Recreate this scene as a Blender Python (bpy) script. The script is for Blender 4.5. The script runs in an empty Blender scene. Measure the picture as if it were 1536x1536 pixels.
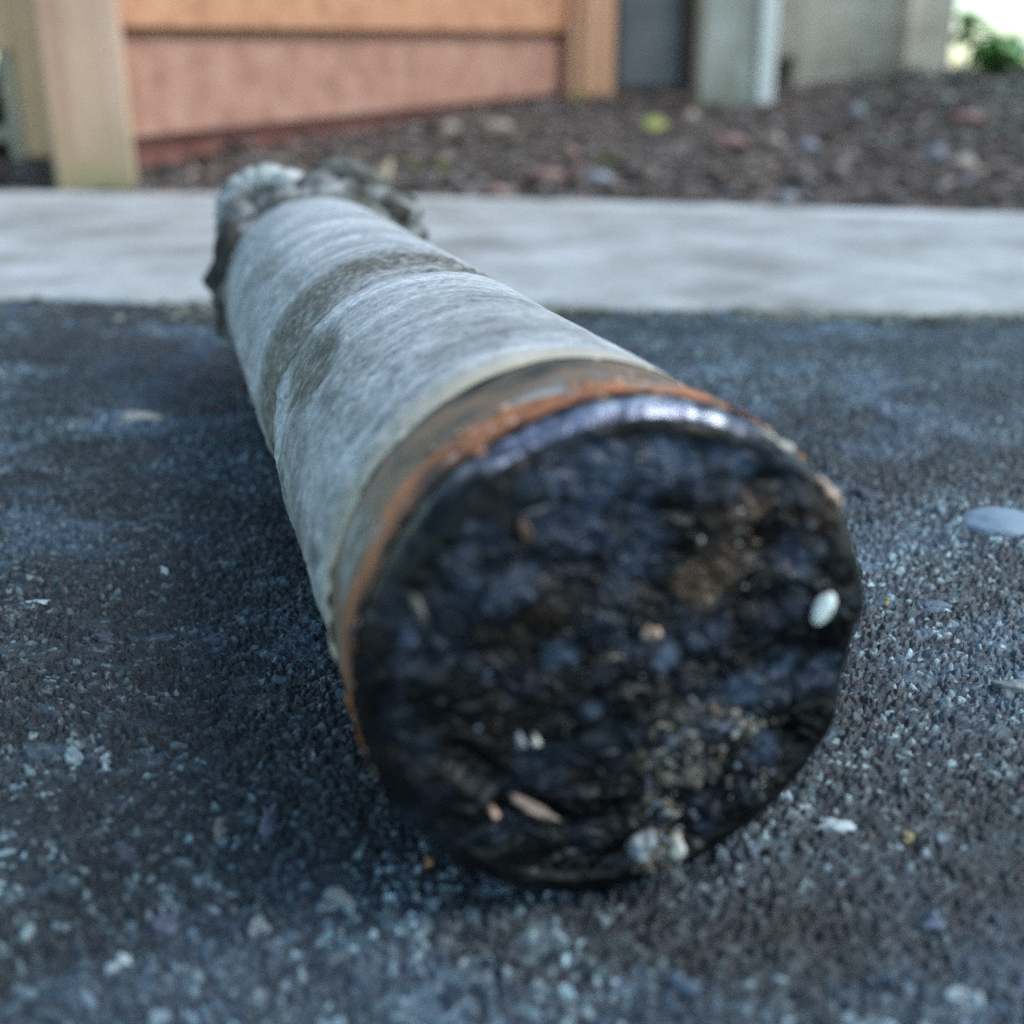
import bpy, math, random
import numpy as np
from mathutils import Vector, Matrix

# ------------------------------------------------------------------ camera, sky, sun, exposure
S = bpy.context.scene
COL = S.collection
PITCH = 0.3504
CAM_H = 0.15
FPX = 1725.0                       # focal length in pixels of the 1536 px photograph
cam_d = bpy.data.cameras.new('camera')
cam = bpy.data.objects.new('camera', cam_d)
COL.objects.link(cam)
cam.location = (0, 0, CAM_H)
cam.rotation_euler = (math.pi / 2 - PITCH, 0, 0)
cam_d.sensor_width = 36.0
cam_d.lens = 36.0 * FPX / 1536.0
cam_d.clip_start = 0.005
cam_d.clip_end = 2000
cam_d.dof.use_dof = True
cam_d.dof.focus_distance = 0.322
cam_d.dof.aperture_fstop = 7.2
cam_d.dof.aperture_blades = 0
S.camera = cam

SUN_EL, SUN_AZ = math.radians(50), math.radians(97)     # azimuth clockwise from +Y
world = bpy.data.worlds.new('World')
S.world = world
world.use_nodes = True
wn = world.node_tree
for n in list(wn.nodes):
    wn.nodes.remove(n)
sky = wn.nodes.new('ShaderNodeTexSky')
sky.sky_type = 'NISHITA'
sky.sun_disc = False
sky.sun_elevation = SUN_EL
sky.sun_rotation = SUN_AZ
sky.air_density = 1.0
sky.dust_density = 0.6
sky.ozone_density = 2.0
bg = wn.nodes.new('ShaderNodeBackground')
bg.inputs['Strength'].default_value = 0.15
wo = wn.nodes.new('ShaderNodeOutputWorld')
tint = wn.nodes.new('ShaderNodeMix'); tint.data_type = 'RGBA'; tint.blend_type = 'MULTIPLY'
tint.inputs[0].default_value = 1.0
tint.inputs[7].default_value = (1.0, 1.03, 0.88, 1)          # thin high cloud over the blue
wn.links.new(sky.outputs[0], tint.inputs[6])
wn.links.new(tint.outputs[2], bg.inputs[0])
wn.links.new(bg.outputs[0], wo.inputs[0])

sun_d = bpy.data.lights.new('sun', 'SUN')
sun_d.energy = 1.25
sun_d.angle = math.radians(35)
sun_d.color = (1.0, 0.985, 0.96)
sun = bpy.data.objects.new('sun', sun_d)
COL.objects.link(sun)
sd = Vector((math.sin(SUN_AZ) * math.cos(SUN_EL), math.cos(SUN_AZ) * math.cos(SUN_EL), math.sin(SUN_EL)))
sun.rotation_euler = sd.to_track_quat('Z', 'Y').to_euler()
sun.location = sd * 5

S.view_settings.view_transform = 'Standard'
S.cycles.use_denoising = False
S.view_settings.look = 'None'
S.view_settings.gamma = 1.0
S.view_settings.exposure = 1.0
S.view_settings.use_curve_mapping = False

random.seed(7)
RNG = np.random.default_rng(7)

# ------------------------------------------------------------------ helpers
CP, SP = math.cos(PITCH), math.sin(PITCH)

def ray(u, v):
    a, b = (u - 768) / FPX, (768 - v) / FPX
    return Vector((a, CP + b * SP, -SP + b * CP))

def at(u, v, y):
    """world point at distance y (along the ground) under a photo position"""
    r = ray(u, v)
    return Vector((0, 0, CAM_H)) + r * (y / r.y)

def on_ground(u, v, z=0.0):
    r = ray(u, v)
    return Vector((0, 0, CAM_H)) + r * ((z - CAM_H) / r.z)

def tag(o, label=None, cat=None, group=None, kind=None):
    if label: o['label'] = label
    if cat: o['category'] = cat
    if group: o['group'] = group
    if kind: o['kind'] = kind
    return o

def empty(name, loc=(0, 0, 0), rz=0.0, label=None, cat=None, group=None):
    o = bpy.data.objects.new(name, None)
    o.empty_display_size = 0.05
    o.location = loc
    o.rotation_euler = (0, 0, rz)
    COL.objects.link(o)
    return tag(o, label, cat, group)

def mesh_obj(name, verts, faces, mat, parent=None, smooth=False, cols=None, extra=None):
    me = bpy.data.meshes.new(name)
    if isinstance(verts, np.ndarray):
        nv, nf = len(verts), len(faces)
        fs = faces.shape[1]
        me.vertices.add(nv)
        me.vertices.foreach_set('co', np.ascontiguousarray(verts, dtype=np.float32).ravel())
        me.loops.add(nf * fs)
        me.loops.foreach_set('vertex_index', np.ascontiguousarray(faces, dtype=np.int32).ravel())
        me.polygons.add(nf)
        me.polygons.foreach_set('loop_start', np.arange(0, nf * fs, fs, dtype=np.int32))
        me.update(calc_edges=True)
        me.validate()
    else:
        me.from_pydata(verts, [], faces)
        me.update()
    if smooth:
        me.polygons.foreach_set('use_smooth', np.ones(len(me.polygons), dtype=bool))
    if cols is not None:
        a = me.color_attributes.new('tone', 'FLOAT_COLOR', 'POINT')
        c = np.ones((len(me.vertices), 4), dtype=np.float32)
        c[:, :3] = cols
        a.data.foreach_set('color', c.ravel())
    if mat: me.materials.append(mat)
    o = bpy.data.objects.new(name, me)
    COL.objects.link(o)
    if parent: o.parent = parent
    return o

def grid_faces(nr, nc, wrap=False):
    i = np.arange(nr - 1)[:, None]
    j = np.arange(nc if wrap else nc - 1)[None, :]
    j2 = (j + 1) % nc
    a = i * nc + j; b = i * nc + j2; c = (i + 1) * nc + j2; d = (i + 1) * nc + j
    return np.stack([a, b, c, d], -1).reshape(-1, 4)

# --- numpy noise
def _hash(ix, iy, iz, seed=0):
    h = (ix.astype(np.int64) * 374761393 + iy.astype(np.int64) * 668265263 + iz.astype(np.int64) * 2147483647 + seed * 1274126177) & 0xFFFFFFFF
    h = ((h ^ (h >> 13)) * 1274126177) & 0xFFFFFFFF
    h = ((h ^ (h >> 16)) * 2246822519) & 0xFFFFFFFF
    return ((h ^ (h >> 15)) & 0xFFFFFF) / float(0xFFFFFF)

def vnoise(P, scale, seed=0):
    P = P * scale
    i = np.floor(P); f = P - i; f = f * f * (3 - 2 * f); i = i.astype(np.int64)
    out = 0
    for dx in (0, 1):
        wx = f[:, 0] if dx else 1 - f[:, 0]
        for dy in (0, 1):
            wy = f[:, 1] if dy else 1 - f[:, 1]
            for dz in (0, 1):
                wz = f[:, 2] if dz else 1 - f[:, 2]
                out = out + wx * wy * wz * _hash(i[:, 0] + dx, i[:, 1] + dy, i[:, 2] + dz, seed)
    return out * 2 - 1

def fbm(P, scale, seed=0, octs=3):
    o, a, t = 0, 1.0, 0
    for k in range(octs):
        o = o + a * vnoise(P, scale * 2 ** k, seed + k); t += a; a *= 0.5
    return o / t

def worley(P, scale, seed=0, dim=3, tilt=False):
    """nearest cell distance and two random values of that cell"""
    P = P * scale
    i = np.floor(P).astype(np.int64)
    best = np.full(len(P), 9.0); r1 = np.zeros(len(P)); r2 = np.zeros(len(P)); sec = np.full(len(P), 9.0); tl = np.zeros(len(P))
    zz = (-1, 0, 1) if dim == 3 else (0,)
    for dx in (-1, 0, 1):
        for dy in (-1, 0, 1):
            for dz in zz:
                c = i + np.array([dx, dy, dz])
                jx = c[:, 0] + _hash(c[:, 0], c[:, 1], c[:, 2], seed)
                jy = c[:, 1] + _hash(c[:, 0], c[:, 1], c[:, 2], seed + 1)
                d = (jx - P[:, 0]) ** 2 + (jy - P[:, 1]) ** 2
                if dim == 3:
                    jz = c[:, 2] + _hash(c[:, 0], c[:, 1], c[:, 2], seed + 2)
                    d = d + (jz - P[:, 2]) ** 2
                m = d < best
                sec = np.where(m, best, np.minimum(sec, d))
                best = np.where(m, d, best)
                if m.any():
                    r1[m] = _hash(c[m, 0], c[m, 1], c[m, 2], seed + 5)
                    r2[m] = _hash(c[m, 0], c[m, 1], c[m, 2], seed + 6)
                    # each cell's top leans its own way
                    q = (jx[m] - P[m, 0]) * (_hash(c[m, 0], c[m, 1], c[m, 2], seed + 7) - .5) + (jy[m] - P[m, 1]) * (_hash(c[m, 0], c[m, 1], c[m, 2], seed + 8) - .5)
                    if dim == 3: q = q + (jz[m] - P[m, 2]) * (_hash(c[m, 0], c[m, 1], c[m, 2], seed + 9) - .5)
                    tl[m] = q
    if tilt: return np.sqrt(best), np.sqrt(sec), r1, r2, tl
    return np.sqrt(best), np.sqrt(sec), r1, r2

def sstep(a, b, x):
    t = np.clip((x - a) / (b - a), 0, 1)
    return t * t * (3 - 2 * t)

# --- materials
def new_mat(name):
    m = bpy.data.materials.new(name)
    m.use_nodes = True
    nt = m.node_tree
    b = nt.nodes['Principled BSDF']
    return m, nt, b

def N(nt, t, **kw):
    n = nt.nodes.new(t)
    for k, v in kw.items():
        setattr(n, k, v)
    return n

def tex_noise(nt, vec, scale, detail=4, rough=0.6, stretch=None):
    mp = N(nt, 'ShaderNodeMapping')
    if stretch: mp.inputs['Scale'].default_value = stretch
    nt.links.new(vec, mp.inputs['Vector'])
    t = N(nt, 'ShaderNodeTexNoise')
    t.inputs['Scale'].default_value = scale
    t.inputs['Detail'].default_value = detail
    t.inputs['Roughness'].default_value = rough
    nt.links.new(mp.outputs[0], t.inputs['Vector'])
    return t.outputs['Fac']

def ramp(nt, fac, stops):
    r = N(nt, 'ShaderNodeValToRGB')
    e = r.color_ramp.elements
    while len(e) < len(stops): e.new(0.5)
    for k, (p, c) in enumerate(stops):
        e[k].position = p
        e[k].color = (*c, 1) if len(c) == 3 else c
    nt.links.new(fac, r.inputs['Fac'])
    return r.outputs['Color']

def mix(nt, fac, a, b, mode='MIX'):
    m = N(nt, 'ShaderNodeMix', data_type='RGBA', blend_type=mode)
    for sock, val in ((m.inputs[0], fac), (m.inputs[6], a), (m.inputs[7], b)):
        if isinstance(val, bpy.types.NodeSocket): nt.links.new(val, sock)
        elif isinstance(val, (int, float)): sock.default_value = val
        else: sock.default_value = (*val, 1)
    return m.outputs[2]

def bump(nt, b, height, strength, dist):
    n = N(nt, 'ShaderNodeBump')
    n.inputs['Strength'].default_value = strength
    n.inputs['Distance'].default_value = dist
    nt.links.new(height, n.inputs['Height'])
    nt.links.new(n.outputs[0], b.inputs['Normal'])

def obj_coord(nt):
    return N(nt, 'ShaderNodeTexCoord').outputs['Object']

def simple_mat(name, stops, scale=60, rough=0.8, stretch=None, bump_s=0.3, bump_d=0.002, detail=5, spec=0.5):
    m, nt, b = new_mat(name)
    v = obj_coord(nt)
    f = tex_noise(nt, v, scale, detail, 0.65, stretch)
    nt.links.new(ramp(nt, f, stops), b.inputs['Base Color'])
    b.inputs['Roughness'].default_value = rough
    b.inputs['Specular IOR Level'].default_value = spec
    f2 = tex_noise(nt, v, scale * 3.1, 4, 0.6, stretch)
    bump(nt, b, f2, bump_s, bump_d)
    return m

def tone_mat(name, rough=0.7, spec=0.5, fine=900, var=0.35, bump_s=0.4, bump_d=0.0005):
    """base colour stored per stone or per chip, broken up by fine grain"""
    m, nt, b = new_mat(name)
    a = N(nt, 'ShaderNodeAttribute', attribute_name='tone')
    v = obj_coord(nt)
    f = tex_noise(nt, v, fine, 4, 0.7)
    g = ramp(nt, f, [(0.25, (1 - var,) * 3), (0.75, (1 + var,) * 3)])
    nt.links.new(mix(nt, 1.0, a.outputs['Color'], g, 'MULTIPLY'), b.inputs['Base Color'])
    b.inputs['Roughness'].default_value = rough
    b.inputs['Specular IOR Level'].default_value = spec
    bump(nt, b, tex_noise(nt, v, fine * 1.7, 4, 0.7), bump_s, bump_d)
    return m, nt, b

def wood_mat(name, dark, mid, light, axis='x', scale=9, moss=None):
    m, nt, b = new_mat(name)
    v = obj_coord(nt)
    st = {'x': (0.12, 2.2, 2.2), 'z': (2.2, 2.2, 0.12)}[axis]
    f = tex_noise(nt, v, scale, 6, 0.65, st)
    c = ramp(nt, f, [(0.25, dark), (0.5, mid), (0.75, light)])
    g = tex_noise(nt, v, scale * 14, 3, 0.6, st)
    c = mix(nt, 1.0, c, ramp(nt, g, [(0.3, (0.8,) * 3), (0.7, (1.15,) * 3)]), 'MULTIPLY')
    if moss:
        mcol, z0, z1 = moss
        sx = N(nt, 'ShaderNodeSeparateXYZ'); nt.links.new(v, sx.inputs[0])
        mr = N(nt, 'ShaderNodeMapRange')
        mr.inputs['From Min'].default_value = z1; mr.inputs['From Max'].default_value = z0
        nt.links.new(sx.outputs['Z'], mr.inputs['Value'])
        mm = N(nt, 'ShaderNodeMath', operation='MULTIPLY')
        nt.links.new(mr.outputs[0], mm.inputs[0])
        nt.links.new(ramp(nt, tex_noise(nt, v, 12, 4, 0.6), [(0.3, (0.3,) * 3), (0.6, (1,) * 3)]), mm.inputs[1])
        c = mix(nt, mm.outputs[0], c, mcol)
    nt.links.new(c, b.inputs['Base Color'])
    b.inputs['Roughness'].default_value = 0.75
    bump(nt, b, g, 0.4, 0.002)
    return m

# --- shapes
def box(name, p0, p1, mat, parent=None, bev=0.004, M=None):
    """bevelled box between two corners, in an optional frame M"""
    x0, y0, z0 = p0; x1, y1, z1 = p1
    b = min(bev, abs(x1 - x0) * .4, abs(y1 - y0) * .4, abs(z1 - z0) * .4)
    V = []; idx = {}
    for sx in (0, 1):
        for sy in (0, 1):
            for sz in (0, 1):
                c = ((x0, x1)[sx], (y0, y1)[sy], (z0, z1)[sz])
                dr = (1 - 2 * sx, 1 - 2 * sy, 1 - 2 * sz)
                for ax in range(3):       # vertex belonging to the face of normal axis ax
                    p = [c[k] + (0 if k == ax else dr[k] * b) for k in range(3)]
                    idx[(sx, sy, sz, ax)] = len(V); V.append(p)
    F = []
    def q(*k): F.append([idx[a] for a in k])
    for s in (0, 1):
        q((s, 0, 0, 0), (s, 1, 0, 0), (s, 1, 1, 0), (s, 0, 1, 0))
        q((0, s, 0, 1), (1, s, 0, 1), (1, s, 1, 1), (0, s, 1, 1))
        q((0, 0, s, 2), (1, 0, s, 2), (1, 1, s, 2), (0, 1, s, 2))
    for s in (0, 1):
        for t in (0, 1):
            q((0, s, t, 1), (1, s, t, 1), (1, s, t, 2), (0, s, t, 2))
            q((s, 0, t, 0), (s, 1, t, 0), (s, 1, t, 2), (s, 0, t, 2))
            q((s, t, 0, 0), (s, t, 1, 0), (s, t, 1, 1), (s, t, 0, 1))
            for w in (0, 1):
                pass
    for sx in (0, 1):
        for sy in (0, 1):
            for sz in (0, 1):
                F.append([idx[(sx, sy, sz, a)] for a in range(3)])
    if M is not None: V = [M @ Vector(p) for p in V]
    o = mesh_obj(name, [tuple(p) for p in V], F, mat, parent)
    import bmesh
    bm = bmesh.new(); bm.from_mesh(o.data); bmesh.ops.recalc_face_normals(bm, faces=bm.faces); bm.to_mesh(o.data); bm.free()
    return o

def board(name, sa, sb, t0, t1, za0, za1, zb0, zb1, mat, parent, M):
    """plank from s=sa to sb whose ends have their own heights (it follows the grade)"""
    o = box(name, (sa, t0, 0), (sb, t1, 1), mat, parent, bev=0.003)
    for vtx in o.data.vertices:
        s, t, z = vtx.co
        k = (s - sa) / (sb - sa)
        lo = za0 + (zb0 - za0) * k; hi = za1 + (zb1 - za1) * k
        zz = lo + (hi - lo) * z + 0.0015 * math.sin(s * 9 + t * 50)
        vtx.co = M @ Vector((s, t, zz))
    return o

_ICO = {}
def ico(sub):
    if sub not in _ICO:
        import bmesh
        bm = bmesh.new(); bmesh.ops.create_icosphere(bm, subdivisions=sub, radius=1)
        v = np.array([x.co[:] for x in bm.verts]); f = np.array([[y.index for y in x.verts] for x in bm.faces]); bm.free()
        _ICO[sub] = (v, f)
    return _ICO[sub]

def stone(name, loc, size, mat, parent=None, seed=0, sub=3, rough=0.35, rz=0.0, facet=0.5, col=None):
    v, f = ico(sub)
    n = v.copy()
    P = n + seed * 7.13
    d = 1 + rough * fbm(P, 1.1, seed, 3)
    d2 = np.ones(len(n))
    r = np.random.default_rng(seed + 100)
    for k in range(7):                                   # chipped planes
        a = r.normal(size=3); a /= np.linalg.norm(a)
        lim = 0.62 + 0.25 * r.random()
        pr = n @ a
        d2 = np.where(pr > lim, np.minimum(d2, lim / np.maximum(pr, 1e-3)), d2)
    n = n * (d * (1 - facet + facet * d2))[:, None] * np.array(size)
    c, s = math.cos(rz), math.sin(rz)
    n = np.stack([n[:, 0] * c - n[:, 1] * s, n[:, 0] * s + n[:, 1] * c, n[:, 2]], -1)
    o = mesh_obj(name, n, f, mat, parent, smooth=True, cols=col)
    o.location = loc
    return o

# ------------------------------------------------------------------ asphalt with real aggregate
tarmac, nt_a, b_a = tone_mat('tarmac', rough=0.42, spec=0.7, fine=1400, var=0.45, bump_s=0.6, bump_d=0.0006)

rows = [0.09]
while rows[-1] < 1.0:
    y = rows[-1]
    rows.append(y + max(0.00045, 0.00045 * (y / 0.28) ** 1.6))
rows = np.array(rows)
NC = 1150
t = np.linspace(-1, 1, NC)
Yg, Tg = np.meshgrid(rows, t, indexing='ij')
Xg = Tg * (0.075 + 0.50 * Yg)
P = np.stack([Xg.ravel(), Yg.ravel(), np.zeros(Xg.size)], -1)
warp = np.stack([vnoise(P, 260, 3), vnoise(P, 260, 4), np.zeros(len(P))], -1) * 0.0011
Pw = (P + warp) * np.array([0.66, 1.0, 1.0])                # grains lie with their long side across
F1, F2, ra, rb, tA = worley(Pw, 1 / 0.0019, 11, 2, True)            # 2.6 mm grit
prof = sstep(0.02, 0.28, F2 - F1) * sstep(0.95, 0.45, F1)
hgt = prof * (0.1 + 1.0 * ra + 3.6 * tA) * 0.00150
G1, G2, rc, rd, tB = worley(Pw * 1.0 + 3.3 + warp * 1.5, 1 / 0.0075, 31, 2, True)      # larger stones, sunk to different depths
big = (rc > 0.66) * sstep(0.03, 0.2, G2 - G1) * sstep(0.62, 0.4, G1)
hb = big * (0.5 + 0.6 * rd + 1.6 * tB) * 0.0011 + big * 0.00025 * vnoise(P, 900, 37)
H1, H2, re_, rf, tC = worley(Pw + 9.1, 1 / 0.0011, 51, 2, True)      # sand
hs = sstep(0.0, 0.25, H2 - H1) * (re_ + 1.6 * tC) * 0.00045
und = fbm(P, 14, 71, 3) * 0.0016 + fbm(P, 80, 75, 2) * 0.0010
Z = und + np.maximum(hgt, hb) + hs - 0.0012
Z = Z - 0.0045 * sstep(0.93, 1.0, P[:, 1])
binder = np.array([0.004, 0.012, 0.022])
tone = (ra * 0.75 + rb * 0.25)
tone = 0.005 + 0.055 * tone ** 2 + 0.24 * (np.clip(rb - 0.80, 0, 1) / 0.20) ** 1.5
big_t = 0.012 + 0.085 * rd ** 2.5
stone_mask = sstep(0.25, 0.75, prof)
usebig = hb > hgt
val = np.where(usebig, big_t, tone)
msk = np.where(usebig, sstep(0.15, 0.5, big), stone_mask)
sand = (rf > 0.82) * sstep(0.62, 0.35, H1) * (0.03 + 0.40 * re_ ** 2)
patch = (0.45 + 0.8 * sstep(-0.3, 0.4, fbm(P, 17, 91, 4))) * (0.75 + 0.55 * sstep(-0.3, 0.4, fbm(P, 60, 93, 3)))
hue = np.stack([0.46 + 0.26 * rf + 0.14 * (rb > 0.8), 0.95 + 0.08 * rb, 1.38 - 0.26 * rb], -1)
cols = binder[None] * (1 - msk)[:, None] + (val[:, None] * hue) * msk[:, None] + sand[:, None] * np.array([0.72, 1.0, 1.05])
cols *= patch[:, None]
# dusting: pale worn film between grains here and there
film_or_highlight = sstep(0.0, 0.45, fbm(P, 26, 95, 4))[:, None] * 0.075 * (0.15 + prof[:, None] * (0.3 + ra[:, None]))
cols = np.clip(cols * 1.0 + film_or_highlight * np.array([0.45, 0.80, 1.25]), 0, 1)
V = np.stack([P[:, 0], P[:, 1], Z], -1)
asphalt = mesh_obj('asphalt', V, grid_faces(len(rows), NC), tarmac, None, True, cols)
tag(asphalt, 'dark blue grey asphalt surface of fine grit under the core', None, None, 'structure')
# the same paving further out
gx = np.linspace(-8, 8, 120); gy = np.concatenate([np.linspace(-6, 0.0, 40), np.linspace(0.03, 0.95, 20)])
gxx, gyy = np.meshgrid(gx, gy)
Pf = np.stack([gxx.ravel(), gyy.ravel(), np.full(gxx.size, -0.0065)], -1)
rd_o = mesh_obj('asphalt_surround', Pf, grid_faces(len(gy), len(gx)), None, None, True)
mfar = simple_mat('tarmac_far', [(0.35, (0.01, 0.015, 0.02)), (0.55, (0.025, 0.035, 0.045)), (0.75, (0.08, 0.11, 0.13))], 350, 0.6, None, 0.7, 0.003)
rd_o.data.materials.append(mfar)
tag(rd_o, 'dark asphalt paving around the core', None, None, 'structure')

# ------------------------------------------------------------------ concrete path
def curve_y(pts, x):
    return np.interp(x, [p[0] for p in pts], [p[1] for p in pts])
near_e = [(-8, 1.45), (-0.39, 0.885), (0.36, 0.815), (8, 0.3)]
far_e = [(-8, 2.1), (-0.85, 1.87), (-0.13, 1.765), (0.30, 1.64), (0.68, 1.50), (1.6, 1.05), (8, 0.9)]
pm, ntp, bp = new_mat('path_concrete')
v = obj_coord(ntp)
c = ramp(ntp, tex_noise(ntp, v, 6, 5, 0.6, (1.3, 1.2, 1)), [(0.35, (0.25, 0.25, 0.235)), (0.5, (0.37, 0.375, 0.365)), (0.65, (0.48, 0.49, 0.49))])
c = mix(ntp, 1.0, c, ramp(ntp, tex_noise(ntp, v, 120, 5, 0.7), [(0.3, (0.8,) * 3), (0.7, (1.15,) * 3)]), 'MULTIPLY')
pa_ = N(ntp, 'ShaderNodeAttribute', attribute_name='tone')
c = mix(ntp, 1.0, c, pa_.outputs['Color'], 'MULTIPLY')
ntp.links.new(c, bp.inputs['Base Color'])
bp.inputs['Roughness'].default_value = 0.75
bump(ntp, bp, tex_noise(ntp, v, 300, 5, 0.7), 0.4, 0.001)
xs = np.concatenate([np.linspace(-7, -1.2, 40), np.linspace(-1.15, 1.5, 400), np.linspace(1.55, 7, 40)])
prof_t = [(0.0, -0.05), (0.0, -0.002), (0.004, 0.003), (0.014, 0.005)] + [(None, k / 40) for k in range(1, 40)] + [(-0.02, 0.005), (-0.007, 0.002), (0.0, -0.006), (0.0, -0.06)]
PV = []; PC = []
for kk, (a, b) in enumerate(prof_t):
    y0 = curve_y(near_e, xs) + 0.016 * fbm(np.stack([xs, xs * 0, xs * 0], -1), 14, 5, 4)
    y1 = curve_y(far_e, xs) + 0.006 * vnoise(np.stack([xs, xs * 0, xs * 0], -1), 6, 6)
    if a is None:
        yy = y0 + 0.014 + (y1 - 0.034 - y0) * b; zz = np.full(len(xs), 0.0055)
        zz = zz + 0.0012 * fbm(np.stack([xs, yy, zz], -1), 12, 8, 3)
    elif kk < 5:
        yy = y0 + a; zz = np.full(len(xs), b)
    else:
        yy = y1 + a; zz = np.full(len(xs), b)
    PV.append(np.stack([xs, yy, zz], -1))
    d1 = y1 - yy                                           # paler towards the far edge
    PC.append(np.repeat((1 + 0.30 * sstep(0.17, 0.05, d1) * (0.75 + 0.5 * fbm(PV[-1], 6, 77, 2)))[:, None], 3, 1))
path = mesh_obj('path', np.concatenate(PV), grid_faces(len(prof_t), len(xs)), pm, None, True, np.concatenate(PC))
tag(path, 'pale grey concrete path between the asphalt and the bark bed', None, None, 'structure')

# olive dirt and moss gathered in the joint between asphalt and path
mossm, _, _ = tone_mat('joint_moss', rough=0.95, spec=0.2, fine=300)
mv, mf, mc = [], [], []
iv, if_ = ico(1)
for k in range(1500):
    x = random.uniform(-0.48, 0.42)
    g = fbm(np.array([[x, 0, 0]]), 9, 33, 2)[0]
    if g < 0.05 and random.random() < 0.85: continue
    y = float(curve_y(near_e, np.array([x]))[0]) + (0.006 - 0.075 * random.random() ** 1.4) * (1 if x < 0.0 else 0.45)
    r = random.uniform(0.0015, 0.005)
    o = len(mv) * 0 + sum(len(a) for a in mv)
    mv.append(iv * np.array([r, r, r * 0.45]) * (1 + 0.3 * vnoise(iv + k, 1.5, k))[:, None] + np.array([x, y, 0.0005]))
    mf.append(if_ + o)
    cc = random.choice([(0.13, 0.14, 0.10), (0.20, 0.20, 0.16), (0.26, 0.27, 0.24), (0.09, 0.10, 0.08)])
    mc.append(np.tile(np.array(cc), (len(iv), 1)))
jm = mesh_obj('joint_moss', np.concatenate(mv), np.concatenate(mf), mossm, None, True, np.concatenate(mc))
tag(jm, 'olive moss and grit along the joint before the concrete path', 'moss', None, 'stuff')

# ------------------------------------------------------------------ soil bed and wider ground
def bed_z(x, y):
    x = np.asarray(x, float); y = np.asarray(y, float)
    y1 = curve_y(far_e, x)
    k = np.clip((y - y1) / (3.4 - y1 + 1e-6), 0, 1.25)
    z = -0.012 + 0.135 * k * (0.35 + 0.65 * sstep(-1.0, 0.2, x)) 
    z = z + 0.065 * sstep(0.55, 1.1, x) * sstep(0.25, 0.95, k)
    fx, fy = x + 0.66, y - 1.93
    s_ = fx * 0.515 + fy * 0.857; t_ = fx * 0.857 - fy * 0.515
    tgt = -0.004 + 0.135 * np.clip(s_ / 1.7, 0, 1) ** 0.85
    wgt = sstep(0.30, 0.0, np.abs(t_ + 0.06)) * sstep(-0.25, 0.15, s_) * sstep(2.1, 1.7, s_)
    z = z * (1 - wgt) + tgt * wgt
    p = np.stack([x.ravel(), y.ravel(), np.zeros(x.size)], -1)
    z = z + (0.012 * fbm(p, 3.0, 201, 3) * sstep(0, 0.15, k.ravel()) + 0.008 * fbm(p, 22, 205, 2)).reshape(x.shape)
    return z
soil = simple_mat('soil', [(0.3, (0.04, 0.032, 0.028)), (0.55, (0.08, 0.065, 0.058)), (0.8, (0.14, 0.12, 0.11))], 45, 0.95, None, 0.8, 0.01)
sx_ = np.concatenate([np.linspace(-7, -2.1, 30), np.linspace(-2, 3, 260), np.linspace(3.1, 7, 30)])
st_ = np.linspace(0, 1, 150) ** 1.4
SX, ST = np.meshgrid(sx_, st_)
SY = curve_y(far_e, SX) - 0.012 + ST * 6.5
SZ = bed_z(SX, SY)
bed = mesh_obj('soil_bed', np.stack([SX.ravel(), SY.ravel(), SZ.ravel()], -1), grid_faces(len(st_), len(sx_)), soil, None, True)
tag(bed, 'dark brown soil bed behind the path', None, None, 'structure')
gm = simple_mat('ground_far', [(0.3, (0.06, 0.06, 0.045)), (0.7, (0.16, 0.15, 0.12))], 2, 0.95)
ground = mesh_obj('ground', [(-400, -400, -0.08), (400, -400, -0.08), (400, 400, -0.08), (-400, 400, -0.08)], [(0, 1, 2, 3)], gm)
tag(ground, 'open ground reaching the horizon', None, None, 'structure')

# ------------------------------------------------------------------ bark mulch
barkm, _, _ = tone_mat('bark_mulch', rough=0.9, spec=0.3, fine=160, var=0.4, bump_s=0.6, bump_d=0.003)
cube_v = np.array([[x, y, z] for x in (-1, 1) for y in (-1, 1) for z in (-1, 1)], float)
cube_f = np.array([[0, 1, 3, 2], [4, 6, 7, 5], [0, 4, 5, 1], [2, 3, 7, 6], [0, 2, 6, 4], [1, 5, 7, 3]])
NCHIP = 12000
R2 = np.random.default_rng(5)
cx_ = R2.uniform(-2.2, 2.9, NCHIP)
cy_ = curve_y(far_e, cx_) + 0.012 + 2.9 * R2.random(NCHIP) ** 1.5
cz_ = bed_z(cx_, cy_)
pal = np.array([(0.055, 0.04, 0.034), (0.085, 0.062, 0.052), (0.12, 0.10, 0.09), (0.10, 0.095, 0.10), (0.17, 0.135, 0.115),
                (0.14, 0.14, 0.15), (0.035, 0.028, 0.025), (0.20, 0.14, 0.115), (0.24, 0.21, 0.18), (0.07, 0.075, 0.055)])
w = np.array([.2, .2, .15, .12, .08, .08, .1, .03, .02, .02]); w /= w.sum()
pid = R2.choice(len(pal), NCHIP, p=w)
cv = np.zeros((NCHIP, 8, 3)); cc_ = np.zeros((NCHIP, 8, 3))
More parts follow.
